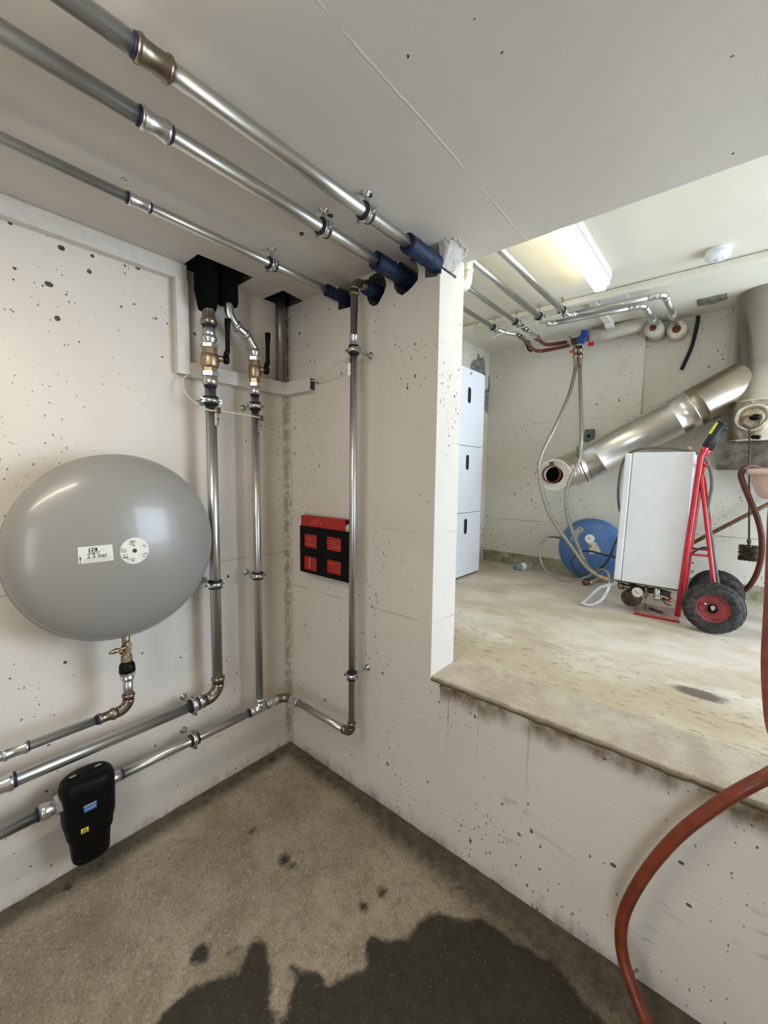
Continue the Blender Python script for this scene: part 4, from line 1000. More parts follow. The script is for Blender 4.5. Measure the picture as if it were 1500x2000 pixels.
# ceiling ducts
t = thing('cable_duct', 'long cream cable duct crossing the far ceiling', 'cable duct', (0, 1.5, H2)); MB().bbox((-.010, 1.49, 2.552), (3.49, 1.545, H2), .002, axis=0).build('duct_body', 'duct_far', t)
MB().box((-.010, 1.4885, 2.583), (3.49, 1.4895, 2.586)).build('lid_seam', 'inkgrey', t)
t = thing('cable_duct', 'short pale cable duct below the far ceiling, leading back from the lamp', 'cable duct', (1.01, 1.8, H2))
MB().bbox((.985, 1.547, 2.562), (1.03, 2.10, H2), .002, axis=1).build('duct_body', 'duct_far', t); MB().box((.985, 2.02, 2.545), (1.035, 2.14, 2.562)).build('duct_end', 'white', t)
t = one(MB().box((.93, 1.70, 2.580), (1.10, 1.80, H2)).box((.87, 1.80, 2.584), (1.0, 1.88, H2)).box((1.04, 1.60, 2.582), (1.19, 1.68, H2)), 'ceiling_plate', 'white', 'flat pale plates stuck to the far ceiling under the pipes', 'plate', loc=(1, 1.7, H2))
# four pipes under the far ceiling with their rises behind the pier
Z2 = 2.51; far = [(0.408, .0145, 1.462), (0.571, .0150, 1.46), (0.728, .0185, 1.455), (0.876, .0185, 1.45)]
labs = ['galvanised pipe on the far ceiling, leftmost of four, ending in the left red pipe', 'galvanised pipe on the far ceiling, second from left, bronze fittings before the red pipe',
        'galvanised pipe on the far ceiling turning right, the lower of the two long runs', 'galvanised pipe on the far ceiling nearest the lamp, turning right, upper long run']
tf = []
for i, (x, r, y) in enumerate(far):
    t = thing('ceiling_pipe', labs[i], 'pipe', (x, .8, Z2)); tf.append(t)
    MB().cyl((x, .27, Z2), (x, y+.03, Z2), r).build('pipe_section', 'galv', t)
    R_ = .045; mat = 'pvc'
    pth = [V((x, TW-.04, 2.235))]+arc((x, .243-R_, 2.235), (x, .243, 2.235), (x, .243, 2.235+R_))+[V((x, .243, 2.45))]+arc((x, .243, Z2-R_), (x, .243, Z2), (x, .243+R_, Z2))
    b = MB().tube(pth, .023 if i == 3 else .020, 18)
    if i == 3:
        for zz in (2.345, 2.300): b.lathe((x, .243, zz), (0, 0, 1), [(0, .023), (0, .026), (.010, .026), (.010, .023)], 20)
    b.build('riser_bend', mat, t, label='ivory jacketed bend rising behind the pier')
    clamp(['steel clamp on the far ceiling pipe furthest left', 'steel clamp on the second far ceiling pipe from the left', 'steel clamp on the third far ceiling pipe from the left', 'steel clamp on the far ceiling pipe nearest the lamp'][i],
          (x, y, Z2), (0, 1, 0), (0, 0, 1), H2-Z2, r, plate=True)
    c = V((x, y+.035, Z2)); mb = MB(); bead(mb, c+V((0, -.012, 0)), (0, 1, 0), .03, r); mb.box((x-.008, y+.02, Z2-r-.018), (x+.008, y+.034, Z2-r)); mb.build('press_socket', 'fit', t)
P = lambda u, v, y: ay(u, v, y)
# T1: aluminium-taped flexible piece, small black valve, red pipe
mb = MB().tube([V((.408, 1.50, Z2)), P(985, 649, 1.56), P(1010, 653, 1.66)], .016, 14, 3); mb.build('flexible_joint', 'fit', tf[0])
mb = MB().tube([P(1010, 653, 1.66), P(1020, 660, 1.72), P(1031, 672, 1.80)], .014, 14, 3); bead(mb, P(1016, 657, 1.69), P(1024, 664, 1.74)-P(1016, 657, 1.69), .02, .014); mb.build('elbow', 'bronze', tf[0])
mb = MB().lathe(P(1029, 669, 1.79), P(1036, 678, 1.86)-P(1029, 669, 1.79), [(0, .014), (0, .020), (.03, .020), (.04, .015)], 14); b = mb.build('stop_valve', 'rust', tf[0])
MB().tube([P(1030, 676, 1.8), P(1031, 682, 1.8), P(1038, 687, 1.8)], .006, 8, 3).build('valve_lever', 'blackpl', b)
MB().tube([P(1034, 676, 1.85), P(1042, 683, 1.95), P(1052, 685.5, 2.03), P(1068, 684, 2.06), P(1112, 674.5, 2.06)], .0135, 14, 5).build('red_pipe', 'redpipe', tf[0], label='dark red painted pipe')
# T2
mb = MB(); q0 = V((.571, 1.50, Z2)); q1_ = P(1030, 645, 1.62); mb.tube([q0, P(1020, 639, 1.56), q1_], .014, 14, 3); press(mb, P(1018, 637, 1.55), P(1030, 645, 1.62)-P(1018, 637, 1.55), .05, .014); mb.build('press_coupling', 'bronze', tf[1])
mb = MB().tube([q1_, P(1037, 650, 1.68), P(1050, 661, 1.80)], .014, 14, 3); bead(mb, P(1040, 653, 1.72), P(1048, 660, 1.80)-P(1040, 653, 1.72), .03, .014); mb.build('elbow', 'fit', tf[1])
MB().lathe(P(1048, 659, 1.78), P(1058, 669, 1.9)-P(1048, 659, 1.78), [(0, .014), (0, .020), (.03, .018), (.05, .014)], 14).build('stop_valve', 'rust', tf[1])
MB().tube([P(1054, 665, 1.87), P(1062, 671, 1.97), P(1072, 673, 2.06), P(1090, 671, 2.10), P(1114, 666, 2.10)], .0130, 14, 5).build('red_pipe', 'redpipe', tf[1], label='dark red painted pipe')
one(MB().tube([P(*q) for q in ((934, 628, 1.50), (929, 640, 1.47), (932, 652, 1.45), (945, 659, 1.44), (962, 660, 1.44), (972, 654, 1.44), (990, 648, 1.45), (1010, 642, 1.45), (1030, 636, 1.45), (1052, 629, 1.44), (1075, 621, 1.43), (1097, 612, 1.43))], .0036, 8, 5), 'sensor_wire', 'cable', 'thin white wire strung under the ends of the four far ceiling pipes', 'cable', loc=P(970, 654, 1.44))
# T3 and T4 turn right and then back to the wall
def run(t, x, r, y0, yr, x1, z1, yend, zend, u=''):
    elbow(t, (x, yr, Z2), (0, 1, 0), (1, 0, 0), .030, r, 'fit', .022)
    a = V((x+.03, yr, Z2)); b = V((x1-.04, yr, z1)); MB().cyl(a, b, r).build('pipe_section', 'galv', t)
    mb = MB(); press(mb, b-V((.03, 0, 0)), (1, 0, 0), .04, r); mb.build('press_coupling', 'fit', t)
    e = V((x1, yr+.04, z1)); MB().tube(arc(b, (x1, yr, z1), e), r*1.14, 18).build('elbow', 'fit', t)
    w = V((x1, yend, zend)); mid = e+(w-e)*.55
    MB().cyl(e, w, r).build('pipe_section', 'galv', t); d = (w-e).normalized()
    mb = MB(); bead(mb, e+d*.02, d, .03, r); mb.hexa(mid, mid+d*.03, r*1.55).lathe(mid+d*.03, d, [(0, r*1.25), (.05, r*1.3)], 18); mb.build('union_nut', 'fit', t)
    return w, d
w3, d3 = run(tf[2], .728, .0165, 1.46, 1.565+.06, 1.285, 2.50, 2.20, 2.525)
w4, d4 = run(tf[3], .876, .0165, 1.45, 1.545, 1.395, 2.508, 2.22, 2.515)
def stub(label, c, d, r0, r1, L, mat_, inner):
    t = thing('insulated_stub', label, 'pipe stub', c)
    c = V(c); d = V(d).normalized(); MB().lathe(c, d, [(0, r1), (0, r0*.92), (.01, r0), (L, r0)], 24, cap=False).build('insulation_ring', mat_, t)
    MB().lathe(c+d*.005, d, [(0, r1*.99), (L, r1*.99)], 20).build('stub_pipe', inner, t)
    return t
stub('plaster-wrapped pipe stub in the back wall, left of the open ring', (1.27, 2.10, 2.500), (0, 1, .06), .058, .021, .20, 'insul', 'redpipe')
stub('open ring of pale wool round a red stub in the back wall', (1.395, 2.19, 2.49), (0, 1, .02), .058, .026, .11, 'wool', 'redpipe')
# lagged header with manifold
t = thing('lagged_pipe', 'fat plaster-lagged pipe along the top of the back wall', 'pipe', (1.0, 2.13, 2.49))
MB().tube([P(1152, 657, 2.13), P(1190, 650, 2.13), P(1225, 640, 2.13), P(1250, 634, 2.15), P(1262, 634, 2.22)], .047, 22, 5).build('lagging', 'insul', t)
MB().cyl(P(1118, 668, 2.1), P(1156, 657, 2.12), .026, 18).build('header', 'rust', t)
for (u, v, mt, r) in ((1112, 671, 'insul', .026), (1110, 664, 'insul', .022)):
    MB().lathe(P(u-1, v, 2.08), (1, 0, 0), [(0, .014), (0, r), (.022, r*1.1), (.026, .016)], 10, False).build('union', 'screw', t)
hv = P(1139, 662, 2.03)
h1 = P(1135, 668, 2.02); h2 = P(1143, 648, 2.02)
dh = (h2-h1).normalized(); B = Matrix((dh.cross(V((0, -1, 0))), V((0, 1, 0)), dh)).transposed().to_4x4(); B.translation = (h1+h2)/2
MB().box((-.024, -.010, -.045), (.020, .022, .045), B).build('lever_handle', 'bluehandle', t, label='blue lever handle')
MB().box((-.014, -.004, -.02), (.014, .010, .02), Matrix.Translation(P(1154, 672, 2.03)) @ Matrix.Rotation(PI/2, 4, 'Y')).build('tap_handle', 'redlac', t, label='small red tap handle')
for (u, mt) in ((1124, 'brass'), (1132.5, 'bronze')):
    mb = MB(); a = P(u, 676, 2.03); b_ = P(u+.3, 716, 2.00)
    mb.lathe(a, b_-a, [(0, .015), (.02, .016), (.022, .020), (.04, .020), (.042, .015), (.07, .016), (.072, .021), (.092, .021), (.094, .015), ((b_-a).length, .0135)], 14)
    vl = mb.build('hose_valve', mt, t)
MB().ball(P(1116, 687, 2.0), .012, 10, 6).build('tap_handle', 'redlac', t, label='small red tap handle')
# braided hoses
def p3(pts):
    q = [P(*p) for p in pts]
    for p in q: p.z = max(p.z, ZS+.0125)
    return q
def hose(nm, pts, r, mat, label, cat='hose', sm=6, seg=12, ends=None):
    t = thing(nm, label, cat, pts[0]); MB().tube(pts, r, seg, sm).build('hose_line', mat, t)
    for e in (ends or []):
        a, b, rr, mt = e; MB().lathe(a, b-a, [(0, rr*.8), (0, rr), ((b-a).length*.45, rr), ((b-a).length*.5, rr*1.25), ((b-a).length, rr*1.25), ((b-a).length, rr*.7)], 8, False).build('end_fitting', mt, t)
    return t
hose('braided_hose', p3([(1124, 715, 2.0), (1121, 735, 1.96), (1111.5, 771, 1.88), (1087, 829, 1.74), (1065, 872, 1.66), (1055, 897, 1.62), (1053, 919, 1.60), (1059.5, 962, 1.58), (1073, 1004, 1.57), (1095, 1038, 1.56), (1119, 1071, 1.55), (1144.5, 1106, 1.54), (1170, 1125, 1.53), (1177, 1128, 1.53)]), .0125, 'braid',
     'steel braided hose swinging out left in front of the open duct end', ends=[(P(1173, 1126.5, 1.53), P(1188, 1132, 1.53), .017, 'brass')])
hose('braided_hose', p3([(1132.5, 715, 2.0), (1134, 783, 1.90), (1136, 845, 1.80), (1134, 877, 1.76), (1131, 899, 1.72), (1119, 925, 1.69), (1109, 950, 1.66), (1105, 979, 1.64), (1109, 1010, 1.63), (1119, 1040, 1.62), (1131, 1071, 1.61), (1141, 1094, 1.60), (1152, 1110, 1.60), (1168, 1126, 1.60)]), .0125, 'braid',
     'steel braided hose hanging nearly straight down across the sloping duct')
hose('flexible_hose', p3([(1112, 1062, 2.215), (1098, 1052, 2.21), (1085, 1049, 2.12), (1071, 1049.5, 1.90), (1056, 1062, 1.86), (1053, 1079, 1.84), (1059, 1103, 1.84), (1075, 1122, 1.80), (1098.6, 1133.7, 1.75), (1122, 1134, 1.70), (1149.6, 1125, 1.64), (1170, 1113, 1.58), (1183.6, 1115, 1.53), (1190, 1125, 1.50), (1192, 1138, 1.47)]), .0085, 'greycable' if False else 'braid',
     'thin grey hose looping on the floor left of the blue tank')
hose('clear_hose', p3([(1190, 1128, 1.50), (1191, 1140, 1.47), (1188.7, 1149, 1.44), (1175, 1171, 1.40), (1153, 1188, 1.38), (1140, 1189, 1.38), (1136, 1186, 1.39), (1144.5, 1173, 1.42), (1170, 1149, 1.44), (1197, 1141, 1.45)]), .0085, simple('pale plastic hose', (.60, .64, .72), .25),
     'pale plastic hose making a small loop in front of the boiler foot', ends=[(P(1196, 1141, 1.45), P(1206, 1136, 1.45), .011, 'fit')])
wire('power_cable', p3([(1220, 1094, 1.70), (1200, 1088, 1.68), (1178, 1083, 1.72), (1161, 1078, 1.78), (1141, 1076, 1.80), (1126, 1083, 1.80), (1117, 1096, 1.79), (1122, 1112, 1.77), (1139, 1122, 1.72), (1160, 1118, 1.66), (1180, 1103, 1.60), (1192, 1085, 1.60), (1199, 1066, 1.65), (1212, 1040, 1.70)]), .007, 'blackcable', 'black cable looping over the lower front of the blue tank')

# blue pressure tank on the floor
BC = V((.965, 2.10, ZS+.238)); BR, BT = .238, .085
t = thing('pressure_tank', 'round blue flat tank standing on edge against the back wall', 'tank', (BC.x, BC.y, ZS))
prof = [(BT*math.sin(-PI/2+PI*i/28), BR*math.cos(-PI/2+PI*i/28)) for i in range(29)]
MB().lathe(BC, (0, -1, 0), prof, 72, True, False).build('vessel', 'bluetank', t)
MB().lathe(BC+V((0, .004, 0)), (0, -1, 0), [(0, BR-.002), (0, BR+.002), (.008, BR+.002), (.008, BR-.002)], 72, True, False).build('weld_seam', 'bluetank', t)
def btank(u, v, eps=.0015):
    d = RGT*((u-750)/FPX)+DWN*((v-1000)/FPX)+_f; S = V((BR, BT, BR)); o = V([(CAM[i]-BC[i])/S[i] for i in range(3)]); e = V([d[i]/S[i] for i in range(3)])
    A, Bq, K = e.dot(e), 2*o.dot(e), o.dot(o)-1; D = Bq*Bq-4*A*K
    if D < 0: return P(u, v, BC.y)
    return CAM+d*((-Bq-math.sqrt(D))/(2*A))-V((0, eps, 0))
def bpoly(px, mat, name, label):
    cx = sum(p[0] for p in px)/len(px); cy = sum(p[1] for p in px)/len(px); n_ = len(px); vs = [btank(cx, cy)]; fs = []
    for f_ in (.33, .66, 1): vs += [btank(cx+(u-cx)*f_, cy+(v-cy)*f_) for u, v in px]
    for k in range(n_):
        fs.append((0, 1+k, 1+(k+1) % n_))
        for j in (0, 1): fs.append((1+j*n_+k, 1+(j+1)*n_+k, 1+(j+1)*n_+(k+1) % n_, 1+j*n_+(k+1) % n_))
    return MB().add(vs, fs, True).build(name, mat, t, label=label)
bpoly([(1129, 1029), (1137, 1029), (1140, 1034), (1139, 1039), (1131, 1045), (1127, 1054), (1120, 1056), (1115, 1055), (1115, 1049), (1120, 1040)], 'tape', 'foil_label', 'worn silvery label')
bpoly([(1143, 1053), (1150, 1062), (1160, 1058), (1166, 1061), (1174, 1078), (1152, 1083)], 'paper', 'paper_label', 'stained paper label')
bpoly([(1152+10*math.cos(a*PI/6), 1052+8.5*math.sin(a*PI/6)) for a in range(12)], 'label', 'round_label', 'pale round label')
bpoly([(1151.5+1.4*math.cos(a*PI/3), 1052+1.4*math.sin(a*PI/3)) for a in range(6)], 'slot', 'valve_hole', None).location.y -= .001
# fittings lying at the tank foot
t = thing('brass_valves', 'brass valves and red fitting lying at the foot of the blue tank', 'valves', (1.05, 1.75, ZS))
a = az(1150, 1139, ZS+.02); b = az(1176, 1130, ZS+.03)
MB().tube([a, (a+b)/2+V((0, 0, .012)), b], .016, 12, 4).build('valve_body', 'brass', t); MB().lathe(b, (1, -.2, 0), [(0, .012), (0, .024), (.02, .024), (.02, .012)], 6, False).build('union_nut', 'brass', t)
MB().lathe(a, (-1, .1, 0), [(0, .010), (.02, .022), (.03, .022), (.045, .008)], 10).build('valve_wheel', 'redpipe', t); MB().cyl(b+V((0, 0, .02)), b+V((0.01, 0, .06)), .010, 10).build('valve_stem', 'brass', t)
# bottle
t = thing('plastic_bottle', 'crumpled clear plastic bottle with blue cap lying on the floor', 'bottle', az(1020, 1108, ZS))
a = az(1004, 1109, ZS+.022); b = az(1036, 1104, ZS+.033); d = (b-a); L = d.length; d.normalize()
MB().lathe(a+d*.012, d, [(0, .012), (.012, .012), (.03, .024), (.04, .031), (.06, .029), (.07, .032), (.10, .029), (.11, .032), (.15, .030), (.165, .026), (.166, .010)], 20).build('bottle_body', 'clear', t)
MB().lathe(a, d, [(0, .013), (.018, .013)], 14).build('bottle_cap', 'bluetank', t)
MB().lathe(a+d*.065, d, [(0, .0325), (.04, .0325)], 20, cap=False).build('bottle_label', 'label', t)

# flue and its sloping duct
FX, FY, FR = 1.868, 2.13, .168
t = thing('flue_pipe', 'wide upright stainless flue pipe at the right of the back wall', 'flue', (FX, FY, 1.70))
MB().lathe((FX, FY, 1.700), (0, 0, 1), [(0, FR), (.002, FR+.004), (.015, FR+.004), (.016, FR), (.235, FR), (.236, FR+.003), (.244, FR+.003), (.245, FR), (.91, FR)], 72).build('flue_section', 'flue', t)
pc = P(1470, 816, FY-FR)
mb = MB().lathe((pc.x, FY-FR+.05, pc.z), (0, -1, 0), [(0, .085), (.052, .085), (.058, .080), (.060, .070), (.052, .062), (.052, 0)], 36); pt_ = mb.build('inspection_port', 'inox2', t, label='round inspection port with black knob')
MB().lathe((pc.x, FY-FR-.004, pc.z), (0, -1, 0), [(0, .056), (.004, .054), (.006, .040), (.006, 0)], 28).build('port_lid', 'dullbrass', pt_)
MB().ball((pc.x+.012, FY-FR-.022, pc.z), .024, 14, 8, (1.2, .8, .8)).build('port_knob', 'blackpl', pt_)
kb = P(1475, 853, FY-FR-.01); MB().tube([kb+V((-.012, .02, 0)), kb, kb+V((.022, -.01, -.004))], .010, 10, 3).build('drain_knob', 'blackpl', t)
struct('trim_6', MB().box((1.672, 2.0, 1.535), (2.5, YB+.07, 1.700)), simple('dirty brown concrete', (0.13, 0.115, 0.088), 0.95, var=.25, scale=16, bump=.6))
t = thing('sloping_duct', 'dented stainless duct sloping from its open end up to the upright flue', 'duct', (.765, 1.75, 1.38))
A0 = V((.93, 2.02, 1.588)); A1 = P(1448, 749, 2.10); dA = (A1-A0).normalized(); DR = .128
Pe = P(1083, 928, 1.76)
el = [Pe, Pe+V((.004, .05, .004)), Pe+V((.03, .13, .025)), A0-dA*.06+V((0, -.01, 0)), A0]
MB().tube(el, [.112, .114, .118, .124, DR], 48, 6, cap=False).build('duct_bend', 'inox2', t)
LL = (A1-A0).length*(1.862-A0.x)/(A1.x-A0.x)
pr_ = [(-.01, DR)]
for u in (1172, 1318, 1352, 1372):
    s_ = (P(u, 905-(u-1146)*.53, 2.02)-A0).length*(1 if u > 1140 else 0); w_ = .006
    pr_ += [(s_-w_, DR), (s_-w_*.5, DR+.004), (s_+w_*.5, DR+.004), (s_+w_, DR)]
sm_ = (P(1352, 905-(1352-1146)*.53, 2.02)-A0).length+.006
k_ = [q for q in pr_ if q[0] <= sm_+1e-6]; k2 = [q for q in pr_ if q[0] > sm_+1e-6]
MB().lathe(A0, dA, k_, 64, cap=False).build('duct_section', 'inox', t)
MB().lathe(A0, dA, [k_[-1]]+k2+[(LL, DR)], 64, cap=False).build('upper_section', 'inox3', t, label='dull brownish upper section')
MB().lathe(Pe-V((0, .002, 0)), (0, -1, 0), [(0, .113), (.006, .115), (.008, .106), (.002, .100), (0, .060)], 48, cap=False).build('end_plate', 'label', t, label='pale end plate round the black mouth')
pi_ = P(1076, 926, 1.735)
MB().lathe(pi_, (0, 1, 0), [(0, .058), (0, .064), (.10, .064), (.10, .058), (.0, .058)], 36, cap=False).build('inner_pipe', 'redpipe', t, label='sooty inner pipe')
MB().lathe(pi_+V((0, .05, 0)), (0, 1, 0), [(0, .0585), (.004, .0585)], 30).build('dark_plug', 'foam', t)  # black disc stands in for the dark inside of the open pipe
MB().box((pi_.x-.012, 1.725, pi_.z+.062), (pi_.x+.014, 1.745, pi_.z+.088)).build('band_lock', 'rust', t)
MB().tube([P(1143, 868, 1.90), P(1150, 900, 1.87), P(1141, 925, 1.87)] if False else [P(1127, 872, 1.93), P(1134, 905, 1.85), P(1149, 940, 1.90)], .004, 8, 5).build('strap', 'rust', t)
# junction box
t = thing('junction_box', 'small dark grey-green box on the back wall above the sloping duct', 'junction box', P(1150, 862, YB))
a = P(1142, 839, YB-.03); b = P(1159, 862, YB-.03)
MB().bbox((a.x, YB-.035, b.z), (b.x, YB, a.z), .004, axis=1).build('box_body', 'greybox', t); MB().lathe(((a.x+b.x)/2, YB-.036, (a.z+b.z)/2-.005), (0, -1, 0), [(0, .012), (.006, .011), (.007, 0)], 14).build('box_knob', 'blackpl', t)
wire('box_wire', [P(1140, 856, YB-.02), P(1133, 868, YB-.06), P(1128, 884, 2.0), P(1124, 905, 1.93)], .004, 'rust', 'thin brown wire dropping from the junction box to the duct')
one(MB().tube([P(u, v, YB+.045) for u, v in ((1364, 617), (1362, 632), (1357, 655), (1349, 682), (1331, 722))], .014, 10, 5, sq=.5), 'rubber_strip', 'rubber', 'curved black rubber strip hanging on the back wall', 'strip', loc=P(1364, 617, YB+.045))

# hand truck with boiler
T0 = 1.415; T1 = 1.65
tH = thing('hand_truck', 'red steel hand truck with black grips carrying the white boiler', 'hand truck', (1.62, 1.53, ZS))
def rail(y, dx=0):
    a, b, c, e = [P(u, v, T0) for u, v in ((1323, 1203), (1368.5, 893), (1374, 881), (1381, 871))]
    return [V((p.x+dx, y, p.z)) for p in (a, a+(b-a)*.5, b, c, e)]
for y in (T0, T1):
    pts = rail(y)
    MB().tube(pts[:1]+[pts[1], pts[2]]+pts[3:], .0145, 16).build('rail', 'redlac', tH)
    g0, g1 = P(1379, 873, T0), P(1411, 826, T0); g0.y = g1.y = y; dg_ = (g1-g0).normalized(); Lg = (g1-g0).length
    MB().lathe(g0, dg_, [(0, .0155), (.004, .0205), (Lg*.5, .021), (Lg*.52, .0195), (Lg*.97, .0195), (Lg, .023), (Lg+.004, .017)], 16).build('grip', 'rubber', tH)
    s0, s1 = P(1369, 931, T0), P(1394, 1140, T0); s2 = V((1.727, y, .83)); s0.y = s1.y = y
    MB().tube([s0-V((.012, 0, -.01)), s0, s1, s2], .0105, 12).build('brace', 'redlac', tH)
    c0, c1 = P(1343, 1082, T0), P(1385, 1086, T0); c0.y = c1.y = y; MB().cyl(c0, c1, .0065, 10).build('crossbar', 'redlac', tH)
    k0 = P(1372, 908, T0); k0.y = y; MB().cyl(k0, k0+V((.024, 0, .002)), .006, 10).build('bracket', 'redlac', tH)
g = P(1396, 838, T0-.022); MB().box((-.016, -.004, -.030), (.012, .010, .030), Matrix.Translation(P(1398, 838, T0-.010)) @ Matrix.Rotation(.47, 4, 'Y')).build('lime_tape', 'lime', tH, label='lime yellow tape on the near grip')
for (u, v) in ((1330, 1150), (1343, 1082), (1372, 905)):
    p = P(u, v, T0); MB().cyl((p.x, T0, p.z), (p.x, T1, p.z), .009, 12).build('cross_tube', 'redlac', tH)
MB().cyl((1.727, 1.318, .826), (1.727, 1.80, .826), .010, 14).build('axle', 'screw', tH)
tp = MB().bbox((1.372, T0-.005, ZS+.004), (1.585, T1+.01, ZS+.010), .01, axis=2); carve_ = tp.build('toe_plate', 'steelplate', tH, label='dusty red toe plate')
MB().box((1.372, T0-.008, ZS+.002), (1.592, T0-.004, ZS+.013)).build('toe_lip', 'redlac', tH)
def wheel(yc, parent):
    c = V((1.727, yc, ZS+.131)); RO, W_ = .131, .040
    prof = []
    for k in range(0, 25):
        a = PI*k/24; prof.append((-W_*math.cos(a), .092+.037*math.sin(a)**.75))
    prof = [(-W_*.72, .070)]+prof+[(W_*.72, .070)]
    ty = MB().lathe(c, (0, -1, 0), prof, 60, True, False).build('tyre', 'tyre', parent)
    tr = MB()
    for k in range(52):                                      # tread blocks standing proud, in three rows
        for row, off in ((-1, 0), (0, .5), (1, 0)):
            a = 2*PI*(k+off)/52; yy = row*.023; rad = .1315-abs(row)*.0085
            B = Matrix.Rotation(-a, 4, 'Y'); B.translation = c+V((0, yy, 0))
            tr.box((rad-.006, -.0085, -.0050), (rad, .0085, .0042), B @ Matrix.Rotation(.5*(-1)**k if row == 0 else .35*row, 4, 'X'))
    o = tr.build('tread', 'tyre', ty); o['kind'] = 'stuff'
    MB().lathe(c, (0, -1, 0), [(-.03, .066), (-.03, .075), (.022, .075), (.026, .073), (.026, .068), (.012, .062), (.006, .036), (.012, .030), (.016, .018), (.016, 0)], 40, True, False).build('wheel_rim', 'redrim', parent)
    h_ = MB().lathe(c+V((0, -.012, 0)), (0, -1, 0), [(0, .022), (.020, .022), (.024, .018), (.025, 0)], 20).build('hub_cap', 'blackpl', parent)
    MB().cyl(c+V((0, -.036, 0)), c+V((0, -.040, 0)), .006, 12).build('axle_end', 'screw', h_)
    MB().cyl(c+V((-.040, -.012, .016)), c+V((-.030, -.034, .022)), .005, 10).build('tyre_valve', 'screw', parent)
wheel(1.355, tH); wheel(1.735, tH)
# boiler
tb = thing('boiler', 'white boiler casing strapped upright on the red hand truck', 'boiler', (1.43, 1.53, .72))
th = -math.atan2(.012, .755); zb_ = .866
c00, c10, c11, c01 = [P(u, v, 1.435) for u, v in ((1198, 1132), (1330, 1153), (1357, 882), (1221, 884))]
sk = MB()
def slab(f0, f1, y0, y1, z0f=0., z1f=1., rr=0): 
    a = c00.lerp(c01, z0f).lerp(c10.lerp(c11, z0f), f0); b = c00.lerp(c01, z0f).lerp(c10.lerp(c11, z0f), f1)
    d = c00.lerp(c01, z1f).lerp(c10.lerp(c11, z1f), f0); e = c00.lerp(c01, z1f).lerp(c10.lerp(c11, z1f), f1)
    vs = [V((p.x, y, p.z)) for y in (y0, y1) for p in (a, b, e, d)]
    return MB().add(vs, [(0, 1, 2, 3), (7, 6, 5, 4), (1, 0, 4, 5), (2, 1, 5, 6), (3, 2, 6, 7), (0, 3, 7, 4)])
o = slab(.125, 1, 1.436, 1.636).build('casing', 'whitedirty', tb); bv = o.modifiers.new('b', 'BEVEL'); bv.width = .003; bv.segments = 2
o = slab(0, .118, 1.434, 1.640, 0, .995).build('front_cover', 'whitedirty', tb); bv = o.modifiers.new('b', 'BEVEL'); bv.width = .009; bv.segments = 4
slab(.02, .98, 1.445, 1.63, -.012, 0).build('base_tray', 'rust', tb)
pz = lambda u, v, y=1.47: P(u, v, y)
gp = pz(1245, 1157, 1.44)
gg = MB().lathe(gp+V((0, .02, 0)), (-.1, -1, 0), [(0, .028), (.022, .030), (.024, .026)], 28).build('pressure_gauge', 'screw', tb)
MB().lathe(gp+V((0, -.004, 0)), (-.1, -1, 0), [(0, .0265), (.001, .0265)], 28).build('gauge_dial', 'label', gg)
B = Matrix.Rotation(.45, 4, 'Y'); B.translation = gp+V((0, -.0065, 0)); MB().box((-.016, -.001, -.0012), (.010, 0, .0012), B).build('gauge_needle', 'ink', gg)
for k in range(9):
    a = math.radians(-40+k*32.5); q = gp+V((.021*math.cos(a), -.0065, .021*math.sin(a))); MB().box((q.x-.001, q.y-.0008, q.z-.001), (q.x+.001, q.y, q.z+.001)).build('gauge_mark', 'inkgrey', gg)
MB().lathe(pz(1237, 1165, 1.53), (-.15, -1, 0), [(0, .045), (.01, .052), (.05, .052), (.055, .045), (.055, 0)], 28).build('pump', 'rust', tb)
MB().cyl(pz(1213, 1139), pz(1213, 1150), .016, 14).cyl(pz(1216, 1143), pz(1232, 1149), .014, 12).build('pipe_union', 'bronze', tb)
MB().cyl(pz(1262, 1145), pz(1262, 1160), .008, 10).hexa(pz(1262, 1155), pz(1262, 1164), .013).cyl(pz(1261, 1164), pz(1260, 1190), .006, 10).ball(pz(1262, 1160), .012, 10, 6).build('drain_tap', 'brass', tb)
MB().tube([pz(1283, 1140), pz(1283, 1160), pz(1283, 1172)], .015, 16).lathe(pz(1283, 1164), (0, 0, -1), [(0, .017), (.006, .019), (.020, .018), (.024, .012), (.025, 0)], 18).build('grey_trap', 'galv', tb)
MB().tube([pz(1295, 1170, 1.5), pz(1303, 1176, 1.48), pz(1312, 1180, 1.48)], .012, 12, 3).hexa(pz(1300, 1173, 1.49), pz(1306, 1178, 1.49), .017).build('brass_valve', 'brass', tb)
MB().cyl(pz(1306, 1170, 1.48), pz(1312, 1168, 1.48), .008, 10).build('valve_knob', 'redlac', tb)
MB().tube([pz(1228, 1142, 1.55), pz(1250, 1150, 1.56), pz(1290, 1156, 1.56), pz(1310, 1162, 1.56)], .018, 12, 4).build('manifold_pipe', 'rust', tb)
MB().tube([pz(1270, 1190, 1.56), pz(1285, 1196, 1.52), pz(1300, 1202, 1.52)], .013, 10, 4).ball(pz(1291, 1198, 1.5), .02, 12, 8, (1, .7, .7)).build('cast_fitting', 'rust', tb)
for (u, v) in ((1262, 884), (1338, 882)): pass
wire('boiler_cable', p3([(1222, 1015, 1.70), (1212, 1000, 1.68), (1208, 980, 1.665), (1208, 950, 1.66), (1213, 915, 1.66), (1222, 893, 1.64), (1240, 880, 1.60), (1275, 874.5, 1.56), (1310, 875.5, 1.54), (1345, 880, 1.52), (1373, 892, 1.50), (1386, 913, 1.50), (1390, 948, 1.50), (1383, 988, 1.50), (1381, 1012, 1.50), (1389, 1044, 1.50), (1394, 1084, 1.51), (1401, 1130, 1.52), (1404, 1150, 1.52)]), .0080, 'greycable', 'thick grey cable over the boiler top and down behind the red frame')
